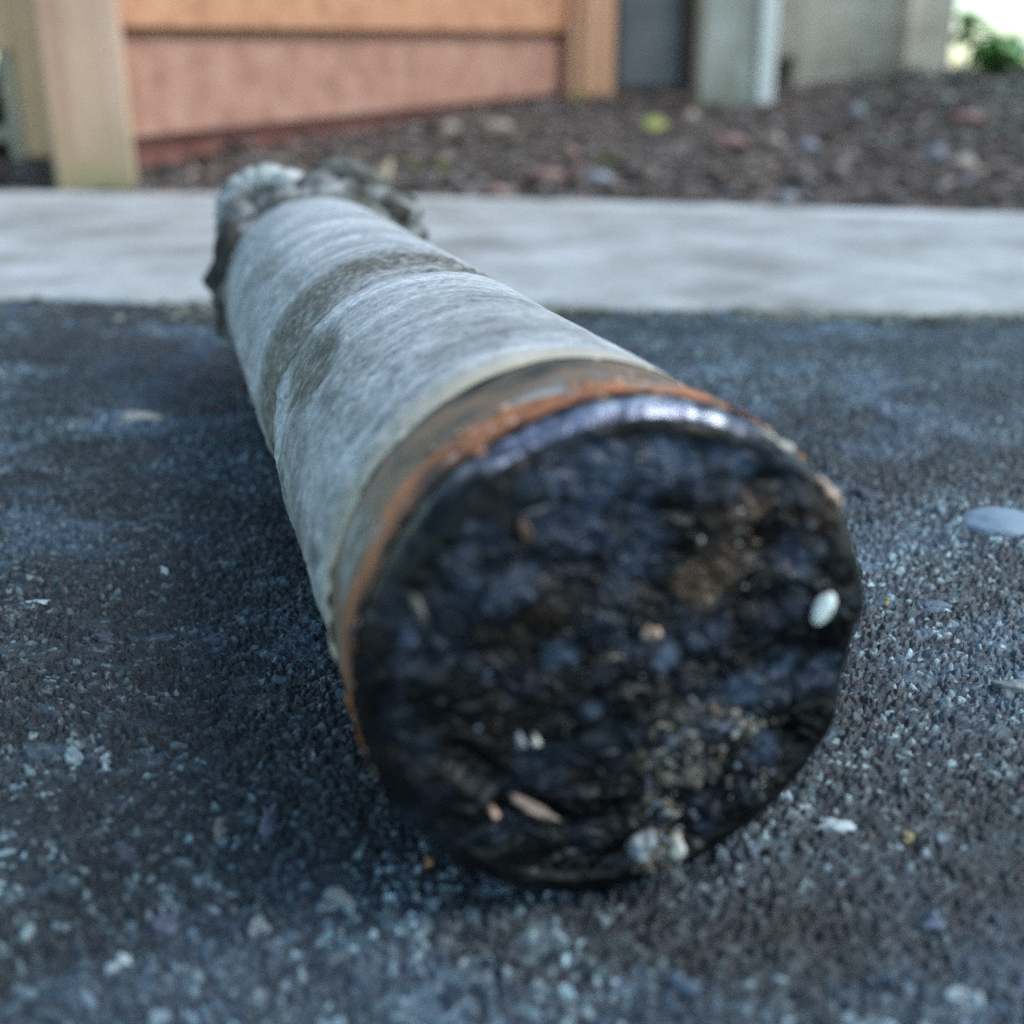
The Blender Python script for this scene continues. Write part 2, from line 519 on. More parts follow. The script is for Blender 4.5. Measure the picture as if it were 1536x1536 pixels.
for k in range(NCHIP):
    L = R2.uniform(0.010, 0.042); W = L * R2.uniform(0.25, 0.6); T = R2.uniform(0.002, 0.006)
    q = cube_v * np.array([L, W, T]) * 0.5
    q[:, 1] *= 1 - 0.4 * R2.random() * (q[:, 0] > 0)
    q += R2.normal(0, 1, (8, 3)) * np.array([L, W, T]) * 0.08
    A = Matrix.Rotation(R2.uniform(0, 6.28), 3, 'Z') @ Matrix.Rotation(R2.normal(0, 0.35), 3, 'X') @ Matrix.Rotation(R2.normal(0, 0.3), 3, 'Y')
    cv[k] = q @ np.array(A).T + np.array([cx_[k], cy_[k], cz_[k] + 0.003 + 0.006 * R2.random()])
    cc_[k] = (pal[pid[k]] * 0.5 + 0.5 * np.array([0.092, 0.072, 0.064])) * 2.0 * R2.uniform(0.7, 1.35)
cf = (cube_f[None] + (np.arange(NCHIP) * 8)[:, None, None]).reshape(-1, 4)
mulch = mesh_obj('bark_mulch', cv.reshape(-1, 3), cf, barkm, None, False, cc_.reshape(-1, 3))
tag(mulch, 'brown and grey bark chips covering the bed behind the path', 'mulch', None, 'stuff')

# low grey green ground cover on the right of the bed
gcm, _, _ = tone_mat('ground_cover', rough=0.7, spec=0.4, fine=200, var=0.2)
NL = 3000
gv = np.zeros((NL, 4, 3)); gc = np.zeros((NL, 4, 3))
for k in range(NL):
    while True:
        x = R2.uniform(0.5, 2.2); y = R2.uniform(2.1, 4.0)
        if R2.random() < min(1, max(0, (x / y - 0.27) * 7)) * min(1, max(0.03, (y - 2.1) * 1.3)): break
    z = float(bed_z(np.array([x]), np.array([y]))[0]) + R2.uniform(0.006, 0.03)
    s = R2.uniform(0.008, 0.017)
    A = np.array(Matrix.Rotation(R2.uniform(0, 6.28), 3, 'Z') @ Matrix.Rotation(R2.normal(0, 0.6), 3, 'X'))
    q = np.array([[-1, 0, 0], [0, -.55, .15], [1, 0, 0], [0, .55, .15]]) * s
    gv[k] = q @ A.T + np.array([x, y, z])
    gc[k] = np.array(random.choice([(0.16, 0.20, 0.16), (0.23, 0.26, 0.22), (0.12, 0.17, 0.11), (0.30, 0.31, 0.29)]))
gf = (np.array([[0, 1, 2, 3]])[None] + (np.arange(NL) * 4)[:, None, None]).reshape(-1, 4)
gco = mesh_obj('ground_cover', gv.reshape(-1, 3), gf, gcm, None, False, gc.reshape(-1, 3))
tag(gco, 'low grey green creeping leaves over the bark at the right', 'ground cover', None, 'stuff')

# ------------------------------------------------------------------ the drilled core
R = 0.0501
L_ = 0.435
YAW = 0.284
core = empty('core_sample', (0.0220, 0.1880, 0), YAW,
             'long grey drilled core lying on asphalt with a rusty ringed black tar end towards us', 'core sample')
core_M = Matrix.Translation((0.0220, 0.1880, 0)) @ Matrix.Rotation(YAW, 4, 'Z')
core_I = core_M.inverted()

def face_xy(u, v, y=0.0):
    """where a photo position meets the near face plane, in the core's own frame"""
    o = core_I @ Vector((0, 0, CAM_H)); d = (core_I.to_3x3() @ ray(u, v))
    return o + d * ((y - o.y) / d.y)

NT = 620
TH = np.linspace(0, 2 * math.pi, NT, endpoint=False)
def ring_noise(scale, seed, octs=3):
    p = np.stack([np.cos(TH), np.sin(TH), TH * 0], -1)
    return fbm(p, scale, seed, octs)
e_rust0 = 0.0078 + 0.0022 * ring_noise(4, 301, 4)            # bevel / rust
e_rust1 = 0.0180 + 0.0055 * ring_noise(5, 302, 5)            # rust / brown band
e_cream = 0.0385 + 0.0024 * ring_noise(2.5, 303)          # brown band / shaft
def core_surf(sg, th, rad):
    return np.stack([rad * np.cos(th), sg, R + rad * np.sin(th)], -1)

def tube_part(name, e0, e1, n, disp, mat, power=1.0):
    k = np.linspace(0, 1, n)[:, None] ** power
    sg = e0[None, :] * (1 - k) + e1[None, :] * k
    th = np.broadcast_to(TH[None, :], sg.shape)
    P0 = core_surf(sg.ravel(), th.ravel(), np.full(sg.size, R))
    rad = R + disp(P0, sg.ravel(), th.ravel())
    Vt = core_surf(sg.ravel(), th.ravel(), rad)
    return mesh_obj(name, Vt, grid_faces(n, NT, True), mat, core, True), Vt

def shaft_masks(P0, s, th):
    wob = 0.007 * fbm(P0, 28, 401, 3)
    ring = sstep(0.163, 0.172, s + wob) * sstep(0.222, 0.208, s + wob * 1.3)
    patchy = sstep(-0.35, 0.25, fbm(P0, 40, 402, 3) + 0.25)
    ring = ring * (0.45 + 0.55 * patchy) 
    # a second worn patch on the left flank in front of the ring
    px = (th - 2.52) / 0.26; py = (s - 0.142) / 0.026
    patch = sstep(1.15, 0.5, np.sqrt(px ** 2 + py ** 2) + 0.45 * fbm(P0, 50, 403, 3))
    return ring, patch
def shaft_disp(P0, s, th):
    ring, patch = shaft_masks(P0, s, th)
    d = 0.0005 * fbm(P0, 30, 410, 3)
    grooves = fbm(np.stack([s * 900, np.cos(th) * 1.6, np.sin(th) * 1.6], -1), 1.0, 411, 2)
    d += 0.00016 * grooves
    w1, _, r1, _ = worley(P0, 1 / 0.003, 412)
    d -= 0.0005 * np.clip(1 - w1 / 0.4, 0, 1) * (r1 > 0.8)
    w2, _, r2, _ = worley(P0, 1 / 0.0035, 413)
    rgh = np.clip(1 - w2, 0, 1) * r2
    d += np.maximum(ring, patch * 0.8) * (-0.0016 + 0.0019 * rgh)
    d += 0.0007 * sstep(0.012, 0.0, np.abs(s - 0.226)) * sstep(-.2, .4, fbm(P0, 25, 420, 2))
    fl = sstep(1.9, 2.5, th) * (th < 5)
    d += fl * (0.0011 * fbm(P0, 120, 460, 4) - 0.0009 * np.clip(1 - w2, 0, 1) * (r2 > 0.55))
    d -= 0.003 * sstep(L_ - 0.012, L_, s) * (0.5 + fbm(P0, 60, 414, 2))
    return d

cm, ntc, bc = new_mat('core_concrete')
v = obj_coord(ntc)
msk_n = N(ntc, 'ShaderNodeAttribute', attribute_name='tone')
sxyz = N(ntc, 'ShaderNodeSeparateColor'); ntc.links.new(msk_n.outputs['Color'], sxyz.inputs[0])
streak = tex_noise(ntc, v, 11, 7, 0.68, (2.2, 13, 2.2))
base = ramp(ntc, streak, [(0.26, (0.24, 0.25, 0.26)), (0.42, (0.38, 0.395, 0.405)), (0.55, (0.50, 0.52, 0.53)), (0.7, (0.72, 0.74, 0.75))])
blot = tex_noise(ntc, v, 34, 6, 0.7)
base = mix(ntc, 1.0, base, ramp(ntc, blot, [(0.3, (0.55, 0.54, 0.53)), (0.46, (0.92, 0.92, 0.92)), (0.75, (1.18, 1.18, 1.18))]), 'MULTIPLY')
spk = tex_noise(ntc, v, 330, 5, 0.8)
base = mix(ntc, 1.0, base, ramp(ntc, spk, [(0.32, (0.35,) * 3), (0.46, (0.93,) * 3), (0.56, (1,) * 3), (0.68, (1.5,) * 3)]), 'MULTIPLY')
dirt = ramp(ntc, tex_noise(ntc, v, 210, 5, 0.75), [(0.32, (0.05, 0.045, 0.032)), (0.5, (0.13, 0.125, 0.10)), (0.7, (0.36, 0.36, 0.34))])
base = mix(ntc, sxyz.outputs[0], base, dirt)
tan = ramp(ntc, tex_noise(ntc, v, 60, 4, 0.6), [(0.3, (0.40, 0.34, 0.23)), (0.7, (0.66, 0.58, 0.44))])
base = mix(ntc, sxyz.outputs[1], base, tan)
ntc.links.new(base, bc.inputs['Base Color'])
bc.inputs['Roughness'].default_value = 0.7
bump(ntc, bc, tex_noise(ntc, v, 700, 5, 0.7), 0.45, 0.0004)

shaft, SV = tube_part('shaft', e_cream, np.full(NT, L_), 620, shaft_disp, cm, 1.15)
th_all = np.tile(TH, 620)
P0 = core_surf(SV[:, 1], th_all, np.full(len(SV), R))
ring, patch = shaft_masks(P0, SV[:, 1], th_all)
cream = sstep(0.018, 0.001, SV[:, 1] - np.tile(e_cream, 620)) * (0.55 + 0.45 * sstep(-.5, .3, fbm(P0, 30, 430, 2)))
wearp = 0.75 * sstep(0.12, 0.5, fbm(P0 * np.array([1, 0.6, 1]), 38, 450, 5)) * sstep(0.17, 0.05, SV[:, 1]) 
flank = sstep(1.9, 2.5, th_all) * (th_all < 5)
botm = flank * (0.75 * sstep(-0.1, 0.5, fbm(P0, 60, 440, 5)) + 0.12)
mk = np.stack([np.clip(ring * 0.95 + patch * 0.85 + botm * 0.7 + wearp * 0.75, 0, 1), cream, cream * 0], -1)
a = shaft.data.color_attributes.new('tone', 'FLOAT_COLOR', 'POINT')
c4 = np.ones((len(mk), 4), dtype=np.float32); c4[:, :3] = mk
a.data.foreach_set('color', c4.ravel())

brownm = simple_mat('brown_stain', [(0.34, (0.03, 0.028, 0.018)), (0.44, (0.115, 0.09, 0.06)), (0.5, (0.22, 0.13, 0.075)), (0.56, (0.15, 0.13, 0.095)), (0.66, (0.34, 0.35, 0.34))], 34, 0.6, (1.0, 2.0, 1.0), 0.8, 0.001)
rustm = simple_mat('rust', [(0.34, (0.06, 0.035, 0.025)), (0.44, (0.26, 0.09, 0.035)), (0.54, (0.46, 0.17, 0.065)), (0.62, (0.24, 0.16, 0.12)), (0.70, (0.52, 0.38, 0.30))], 48, 0.7, (1.0, 1.6, 1.0), 0.8, 0.001)
tube_part('brown_band', e_rust1, e_cream, 50, lambda P, s, th: -0.0003 + 0.0007 * fbm(P, 90, 501, 3), brownm)
def rust_disp(P, s, th):
    w, _, r_, _ = worley(P, 1 / 0.004, 511)
    return 0.0002 + 0.0008 * np.clip(1 - w, 0, 1) * r_
tube_part('rust_band', e_rust0, e_rust1, 26, rust_disp, rustm)

# tar end: bevelled rim running into the rough face
tarm, ntt, bt = new_mat('black_tar')
v = obj_coord(ntt)
f1 = tex_noise(ntt, v, 34, 6, 0.62)
c = ramp(ntt, f1, [(0.32, (0.003, 0.004, 0.004)), (0.5, (0.005, 0.006, 0.007)), (0.6, (0.014, 0.010, 0.008)), (0.75, (0.045, 0.028, 0.02))])
f2 = tex_noise(ntt, v, 150, 5, 0.7)
c = mix(ntt, 1.0, c, ramp(ntt, f2, [(0.3, (0.5,) * 3), (0.6, (1.0,) * 3), (0.75, (2.2,) * 3)]), 'MULTIPLY')
at_n = N(ntt, 'ShaderNodeAttribute', attribute_name='tone')
sc_ = N(ntt, 'ShaderNodeSeparateColor'); ntt.links.new(at_n.outputs['Color'], sc_.inputs[0])
grit = ramp(ntt, tex_noise(ntt, v, 260, 4, 0.7), [(0.35, (0.03, 0.027, 0.022)), (0.55, (0.14, 0.13, 0.10)), (0.75, (0.42, 0.40, 0.33))])
c = mix(ntt, sc_.outputs[0], c, grit)
c = mix(ntt, sc_.outputs[1], c, ramp(ntt, f2, [(0.3, (0.10, 0.055, 0.03)), (0.7, (0.30, 0.21, 0.15))]))
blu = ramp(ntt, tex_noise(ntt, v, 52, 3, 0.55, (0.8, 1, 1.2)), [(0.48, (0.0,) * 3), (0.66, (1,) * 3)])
c = mix(ntt, blu, c, mix(ntt, 1.0, (0.022, 0.030, 0.046), ramp(ntt, f2, [(0.3, (0.4,) * 3), (0.7, (1.5,) * 3)]), 'MULTIPLY'))  # bluish noise patches imitate sky sheen in the tar colour
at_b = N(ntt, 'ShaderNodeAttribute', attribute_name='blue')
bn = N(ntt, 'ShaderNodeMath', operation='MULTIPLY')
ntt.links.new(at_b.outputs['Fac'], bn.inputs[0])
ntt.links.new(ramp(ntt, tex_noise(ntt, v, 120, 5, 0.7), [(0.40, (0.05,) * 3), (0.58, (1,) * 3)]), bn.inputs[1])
c = mix(ntt, bn.outputs[0], c, (0.075, 0.105, 0.165))  # sky reflection on the face painted in as blue colour
film_or_highlight = ramp(ntt, tex_noise(ntt, v, 190, 4, 0.7), [(0.38, (0.07, 0.07, 0.10)), (0.50, (0.24, 0.26, 0.35)), (0.62, (0.75, 0.79, 0.88))])  # lavender rim highlight put into the base colour
c = mix(ntt, sc_.outputs[2], c, film_or_highlight)
ntt.links.new(c, bt.inputs['Base Color'])
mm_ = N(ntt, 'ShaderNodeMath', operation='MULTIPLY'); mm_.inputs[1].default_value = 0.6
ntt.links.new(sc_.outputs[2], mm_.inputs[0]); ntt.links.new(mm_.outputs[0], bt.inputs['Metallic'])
rr = ramp(ntt, tex_noise(ntt, v, 70, 3, 0.6), [(0.35, (0.18,) * 3), (0.7, (0.45,) * 3)])
ntt.links.new(rr, bt.inputs['Roughness'])
bt.inputs['Specular IOR Level'].default_value = 0.24
bump(ntt, bt, f2, 0.5, 0.0014)

prof_l = []                                              # (axial, radial) outline
for k in range(8): prof_l.append((1 - k / 8, 1.0, 'side'))
NB = 20
for k in range(NB + 1):
    a_ = k / NB * math.pi / 2
    prof_l.append((a_, 0, 'bev'))
NF = 190
nrow_ = 8 + NB + NF
for k in range(1, NF): prof_l.append((k / NF, 0, 'face'))
BEV = 0.0055
rowsV = []; rowsN = []
for (a_, b_, kind) in prof_l:
    if kind == 'side':
        sg = BEV + (e_rust0 + 0.0004 - BEV) * a_; rad = np.full(NT, R - 0.0001); nn = np.stack([np.cos(TH), TH * 0, np.sin(TH)], -1)
    elif kind == 'bev':
        sg = np.full(NT, BEV * (1 - math.sin(a_))); rad = np.full(NT, R - BEV * (1 - math.cos(a_)))
        nn = np.stack([np.cos(TH) * math.cos(a_), np.full(NT, -math.sin(a_)), np.sin(TH) * math.cos(a_)], -1)
    else:
        rad = np.full(NT, (R - BEV) * (1 - a_) + 1e-5); sg = np.zeros(NT); nn = np.tile(np.array([0, -1.0, 0]), (NT, 1))
    rowsV.append(core_surf(sg, TH, rad)); rowsN.append(nn)
TV = np.concatenate(rowsV); TN = np.concatenate(rowsN)
Wp = TV + 0.0016 * np.stack([vnoise(TV, 180, 601), vnoise(TV, 180, 602), vnoise(TV, 180, 603)], -1)
w1, w1b, q1, q2, t1_ = worley(Wp, 1 / 0.0085, 611, 3, True)
w2, w2b, q3, q4, t2_ = worley(Wp, 1 / 0.0038, 621, 3, True)
w3, w3b, q5, q6 = worley(Wp, 1 / 0.0016, 631)
rowi0 = (np.arange(len(TV)) // NT).astype(float)
isface = np.zeros(len(TV)); isface[(8 + NB) * NT:] = 1
isbev = np.zeros(len(TV)); isbev[:8 * NT] = 0.05; isbev[8 * NT:(8 + NB) * NT] = np.repeat(np.linspace(0.15, 0.7, NB), NT)
amt = np.maximum(isface * 1.0, isbev)
rim = np.sqrt(TV[:, 0] ** 2 + (TV[:, 2] - R) ** 2)
amt = amt * (0.6 + 0.4 * sstep(R, R * 0.82, rim))
amt[:NT * 3] = 0.0
ledge = fbm(TV * np.array([0.8, 1, 1.15]) + 0.4, 58, 645, 4)
ledge2 = 1 - np.abs(fbm(TV * np.array([0.6, 1, 1.2]), 120, 648, 3)) * 2
dsp = (0.0060 * ledge + 0.0004 * ledge2 + t1_ * 0.0055 * sstep(0.0, 0.2, w1b - w1) + sstep(0.0, 0.5, w1b - w1) * 0.0010 * q1
       + t2_ * 0.0030 * sstep(0.0, 0.12, w2b - w2) + sstep(0.0, 0.14, w2b - w2) * 0.0007 + np.clip(1 - w3, 0, 1) * q5 * 0.0005 - 0.0014)
calm = sstep(-0.012, -0.032, TV[:, 0]) * sstep(R + 0.006, R - 0.016, TV[:, 2])
dsp = dsp * (1 - 0.55 * calm) * 0.62
dsp = dsp * amt
# a long gouge and a shallow hollow in the face
g0 = face_xy(690, 1140); g1 = face_xy(850, 1250)
def seg_d(Pp, a, b):
    a = np.array(a); b = np.array(b); ab = b - a
    tt = np.clip(((Pp - a) @ ab) / (ab @ ab), 0, 1)
    return np.linalg.norm(Pp - (a + tt[:, None] * ab), axis=1)
dsp -= isface * 0.0022 * sstep(0.0045, 0.001, seg_d(TV, g0, g1))
g2 = face_xy(1180, 1110); g3 = face_xy(1085, 1200)
dsp -= isface * 0.0026 * sstep(0.004, 0.001, seg_d(TV, g2, g3))
wornr = 0.0011 * fbm(TV, 75, 671, 4) - 0.0016 * sstep(0.15, 0.5, fbm(TV, 48, 673, 3))
dsp += 0.6 * wornr * np.clip((rowi0 - 3) / 5, 0, 1) * (1 - isface)
TV2 = TV + TN * dsp[:, None]
def near_px(u, v, r):
    q = np.array(face_xy(u, v)); return sstep(r, r * 0.35, np.linalg.norm(TV - q, axis=1))
gm_ = np.clip(near_px(1040, 1120, 0.0165) + near_px(980, 1280, 0.0065) + near_px(1100, 1080, 0.008) + near_px(940, 1200, 0.007), 0, 1) * sstep(-0.15, 0.35, fbm(TV, 190, 651, 3)) * isface
rm_ = np.clip(near_px(1120, 800, 0.010) * 0.8 + near_px(1060, 870, 0.008) * 0.6 + near_px(1195, 745, 0.0035), 0, 1) * sstep(-0.4, 0.4, fbm(TV, 120, 655, 3))
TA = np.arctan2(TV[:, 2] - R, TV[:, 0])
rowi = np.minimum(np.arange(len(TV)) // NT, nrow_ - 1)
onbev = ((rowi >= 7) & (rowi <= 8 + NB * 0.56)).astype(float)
painted_sheen = onbev * sstep(1.0, 1.3, TA) * sstep(2.4, 2.05, TA) * sstep(-0.25, 0.15, fbm(TV, 70, 661, 3) + 0.12)  # where the bright highlight is painted along the top of the rim
cap_c = np.array([[0, -0.0002, R]])
TV2 = np.concatenate([TV2, cap_c]); nrow = len(prof_l)
faces4 = grid_faces(nrow, NT, True)
tl = [tuple(f) for f in faces4] 
lastr = (nrow - 1) * NT
ti = np.stack([np.full(NT, len(TV2) - 1), np.full(NT, len(TV2) - 1), lastr + (np.arange(NT) + 1) % NT, lastr + np.arange(NT)], -1)
# close the middle with slim triangles written as a small fan mesh of its own vertices
TV2[lastr:lastr + NT] = np.array([0, TV2[lastr:lastr + NT, 1].mean(), R]) + (TV2[lastr:lastr + NT] - np.array([0, 0, R])) * np.array([0.02, 0, 0.02])
tar = mesh_obj('tar_end', TV2[:-1], faces4, tarm, core, True, np.stack([gm_, rm_, painted_sheen], -1))
bl = np.zeros(len(TV))  # spots on the face that get the painted blue sky sheen
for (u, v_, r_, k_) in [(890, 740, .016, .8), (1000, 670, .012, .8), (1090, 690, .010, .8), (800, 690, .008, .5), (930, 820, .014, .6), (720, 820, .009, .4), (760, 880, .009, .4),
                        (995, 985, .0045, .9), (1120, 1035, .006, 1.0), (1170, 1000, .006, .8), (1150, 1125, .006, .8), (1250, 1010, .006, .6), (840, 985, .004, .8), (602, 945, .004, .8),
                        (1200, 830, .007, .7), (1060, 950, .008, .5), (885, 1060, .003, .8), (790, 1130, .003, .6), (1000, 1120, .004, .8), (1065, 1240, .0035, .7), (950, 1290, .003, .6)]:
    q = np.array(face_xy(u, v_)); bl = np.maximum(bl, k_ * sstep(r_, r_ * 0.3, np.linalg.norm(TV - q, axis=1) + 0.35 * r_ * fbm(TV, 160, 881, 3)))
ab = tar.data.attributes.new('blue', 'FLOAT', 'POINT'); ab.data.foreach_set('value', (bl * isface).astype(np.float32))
tar['label'] = 'rough black tarry end face with a glossy rounded rim'

palem = simple_mat('pale_mineral', [(0.3, (0.26, 0.24, 0.19)), (0.5, (0.42, 0.40, 0.34)), (0.75, (0.6, 0.6, 0.56))], 160, 0.5, None, 0.5, 0.001)
greym = simple_mat('grey_mineral', [(0.3, (0.16, 0.17, 0.18)), (0.6, (0.30, 0.33, 0.36)), (0.8, (0.48, 0.5, 0.52))], 160, 0.4, None, 0.5, 0.001)
peachm = simple_mat('peach_mineral', [(0.3, (0.30, 0.17, 0.11)), (0.7, (0.58, 0.42, 0.33))], 150, 0.5, None, 0.5, 0.001)
sm_tan_f = simple_mat('dull_chip', [(0.3, (0.07, 0.07, 0.055)), (0.7, (0.16, 0.15, 0.12))], 160, 0.5)
sm_spl = simple_mat('splinter_wood', [(0.3, (0.12, 0.09, 0.07)), (0.7, (0.32, 0.24, 0.19))], 160, 0.6)
brm = simple_mat('brown_chip', [(0.3, (0.06, 0.032, 0.02)), (0.7, (0.20, 0.11, 0.07))], 150, 0.6, None, 0.5, 0.001)
whitem = simple_mat('white_chip', [(0.3, (0.72, 0.80, 0.74)), (0.7, (0.9, 0.93, 0.9))], 60, 0.3, None, 0.1, 0.0004)
def on_face(name, u, v, ru, rv, mat, seed, ang=0.0, lift=0.0010, depth=0.0018, label=None, sub=2):
    """chip bedded in the near face; ru, rv its half sizes in photo pixels"""
    q = face_xy(u, v)
    k = 0.000133                                       # metres per pixel at the face
    o = stone(name, (0, 0, 0), (ru * k, depth, rv * k), mat, core, seed, sub + 1, 0.3 if name == 'white_chip' else 0.95, 0, 0.3 if name == 'white_chip' else 0.9)
    o.rotation_euler = (0, ang, 0)
    o.location = (q.x, -lift, q.z)
    if label: o['label'] = label
    return o
on_face('white_chip', 1221, 903, 14, 28, whitem, 3, 0.42, 0.0032, 0.0018, 'small glossy white oval chip near the right rim', 3)
on_face('pebble', 960, 1262, 19, 24, greym, 4, 0.1, 0.0012, 0.0028)
on_face('pebble', 1006, 1264, 17, 18, palem, 5, 0.1, 0.0012, 0.0028)
for k, (u, v_, r_, m_) in enumerate([(778, 1105, 7, greym), (799, 1104, 6, palem), (738, 1214, 7, peachm), (973, 946, 12, peachm)]):  # the grey and pale pair at the start stands in for bright glints
    on_face('pebble', u, v_, r_, r_ * 0.95, m_, 20 + k, 0, 0.0012, 0.002)
# crust of fine grit stuck in the tar
def grit_crust(name, spots, seed):
    rg = np.random.default_rng(seed); vv = []; ff = []; cc = []
    bv_, bf_ = ico(1); tot = 0
    for (u, v_, ru, rv, n, big_) in spots:
        for k in range(n):
            a_ = rg.uniform(0, 6.28); d_ = abs(rg.normal(0, 0.5))
            q = face_xy(u + ru * d_ * math.cos(a_), v_ + rv * d_ * math.sin(a_))
            r_ = rg.uniform(0.0002, 0.0007) * big_
            p = bv_ * (1 + rg.uniform(-0.45, 0.45, (len(bv_), 1))) * np.array([r_ * rg.uniform(.7, 1.6), r_ * 0.8, r_])
            vv.append(p + np.array([q.x, rg.uniform(-0.0018, 0.0002), q.z])); ff.append(bf_ + tot); tot += len(bv_)
            c_ = [(0.22, 0.21, 0.17), (0.14, 0.16, 0.18), (0.09, 0.08, 0.065), (0.20, 0.14, 0.10), (0.40, 0.40, 0.36), (0.12, 0.16, 0.22)][rg.choice(6, p=[.22, .22, .22, .12, .1, .12])]
            cc.append(np.tile(c_, (len(bv_), 1)))
    o = mesh_obj(name, np.concatenate(vv), np.concatenate(ff), gritm, core, True, np.concatenate(cc))
    o['kind'] = 'stuff'
gritm, _, _ = tone_mat('grit', rough=0.7, spec=0.4, fine=900)
grit_crust('grit_crust', [(1030, 1120, 90, 70, 110, 1.1), (1110, 1085, 50, 30, 35, 1.5), (980, 1275, 42, 42, 230, 1.3), (1000, 1200, 60, 60, 30, 1.0),
                          (1130, 1180, 80, 50, 14, 1.0), (1120, 800, 60, 70, 10, 0.9), (1060, 880, 90, 50, 8, 0.9), (915, 980, 330, 320, 40, 0.8)], 5)
on_face('rust_chip', 782, 793, 9, 20, brm, 50, -0.3, 0.0022, 0.002, 'thin brown chip standing in the upper left of the face')
on_face('pale_splinter', 800, 1212, 48, 5, sm_spl, 51, 0.62, 0.0000, 0.0016, 'long pale splinter lying in the gouge of the face')
on_face('pale_chip', 624, 908, 6, 20, sm_tan_f, 52, -0.2, 0.0016, 0.002)
# crumbs of peach stone on the right rim
for k, (dth, r_) in enumerate([(0.66, 0.0015), (0.61, 0.0010), (0.72, 0.0011), (0.95, 0.0013), (1.02, 0.0011)]):
    o = stone('rim_crumb', (0, 0, 0), (r_ * 1.5, r_ * 0.9, r_ * 0.7), peachm if k < 3 else palem, core, 60 + k, 3, 0.9, 0, 0.9)
    o.rotation_euler = (0, -(dth - math.pi / 2), 0)
    o.location = ((R - 0.0008) * math.cos(dth), 0.0022, R + (R - 0.0008) * math.sin(dth))

# rust flakes standing proud along the ring
for k in range(90):
    a_ = random.uniform(0.55, 3.6); w_ = random.uniform(0.0006, 0.0019)
    o = stone('rust_flake', (0, 0, 0), (w_, w_ * random.uniform(.5, 1.1), random.uniform(0.0004, 0.0009)), random.choice([rustm, rustm, brownm, peachm]), core, 120 + k, 1, 0.5, 0, 0.8)
    o.rotation_euler = (random.uniform(-.15, .15), -(a_ - math.pi / 2), 0)
    y_ = random.choice([random.gauss(0.0105, 0.0025), random.gauss(0.018, 0.004)])
    o.location = ((R + 0.0001) * math.cos(a_), max(0.006, y_), R + (R + 0.0001) * math.sin(a_))

# broken far end
brk, ntb, bb = new_mat('broken_rock')
v = obj_coord(ntb)
f1 = tex_noise(ntb, v, 30, 6, 0.7)
c = ramp(ntb, f1, [(0.38, (0.03, 0.027, 0.02)), (0.5, (0.11, 0.108, 0.095)), (0.58, (0.26, 0.26, 0.25)), (0.68, (0.46, 0.46, 0.45))])
ntb.links.new(c, bb.inputs['Base Color'])
bb.inputs['Roughness'].default_value = 0.85
bump(ntb, bb, tex_noise(ntb, v, 130, 5, 0.7), 0.8, 0.003)
na, nb_ = 200, 90
tha = np.linspace(0, 2 * math.pi, na, endpoint=False)
kb = np.linspace(0, 1, nb_)
THb, KB = np.meshgrid(tha, kb)
ctrl = [(0, 1.10), (0.35, 1.24), (0.8, 1.31), (1.25, 1.34), (1.62, 1.17), (1.9, 1.04), (2.4, 1.06), (3.0, 1.10), (3.6, 1.06), (4.2, 0.98), (4.71, 0.95), (5.3, 0.98), (6.283, 1.10)]
rt = np.interp(THb, [c_[0] for c_ in ctrl], [c_[1] for c_ in ctrl])
lens_ = np.sin(np.clip(KB, 0, 1) * math.pi) ** 0.42
start = L_ - 0.004
SB = start + 0.075 * KB
inner = np.where(KB < 0.5, 0.90, 0.0)
radb = (inner + (rt - inner) * lens_) * R
Pb = core_surf(SB.ravel(), THb.ravel(), radb.ravel())
Nb = np.stack([np.cos(THb.ravel()), (KB.ravel() - 0.5) * 1.6, np.sin(THb.ravel())], -1)
wb, _, qb, _ = worley(Pb, 1 / 0.017, 701)
wc, _, qc, _ = worley(Pb, 1 / 0.007, 705)
db = 0.011 * (np.clip(1 - wb, 0, 1) * qb - 0.25) + 0.003 * np.clip(1 - wc, 0, 1) * qc + 0.006 * fbm(Pb, 32, 707, 3)
Pb = Pb + Nb * (db * sstep(0.0, 0.12, KB.ravel()))[:, None]
Pb[:, 2] = np.maximum(Pb[:, 2], 0.001 + 0.0015 * vnoise(Pb, 100, 9))
be = mesh_obj('broken_end', Pb, grid_faces(nb_, na, True), brk, core, True)
be['label'] = 'ragged dark broken collar at the far end'
mortar = simple_mat('mortar', [(0.34, (0.10, 0.10, 0.09)), (0.48, (0.38, 0.39, 0.38)), (0.66, (0.66, 0.67, 0.64))], 28, 0.85, None, 0.7, 0.004, 6)
def lump(name, u, v_, ydist, size, mat, seed, sub=4, rough=0.5):
    w_ = at(u, v_, ydist); q = core_I @ w_
    return stone(name, tuple(q), size, mat, core, seed, sub, rough, 0, 0.35)
mgrey = simple_mat('mortar_grey', [(0.36, (0.05, 0.05, 0.045)), (0.48, (0.20, 0.21, 0.205)), (0.6, (0.42, 0.44, 0.44))], 45, 0.85, None, 0.7, 0.004, 6)
lump('mortar_lump', 400, 322, 0.655, (0.024, 0.024, 0.023), mgrey, 81)['label'] = 'rounded grey lump of mortar with a pale crest on the far left end'
for k, (u, v_) in enumerate([(350, 325), (353, 302), (364, 281), (384, 267), (407, 263), (428, 269), (445, 282)]):
    lump('mortar_crest', u, v_, 0.642, (0.0105, 0.008, 0.0065), mortar, 180 + k, 3, 0.3)
lump('mortar_lump', 362, 352, 0.625, (0.014, 0.018, 0.022), mgrey, 82)
lump('mortar_lump', 376, 400, 0.60, (0.012, 0.016, 0.020), mgrey, 88)
lump('mortar_lump', 425, 325, 0.63, (0.016, 0.010, 0.009), mortar, 89)
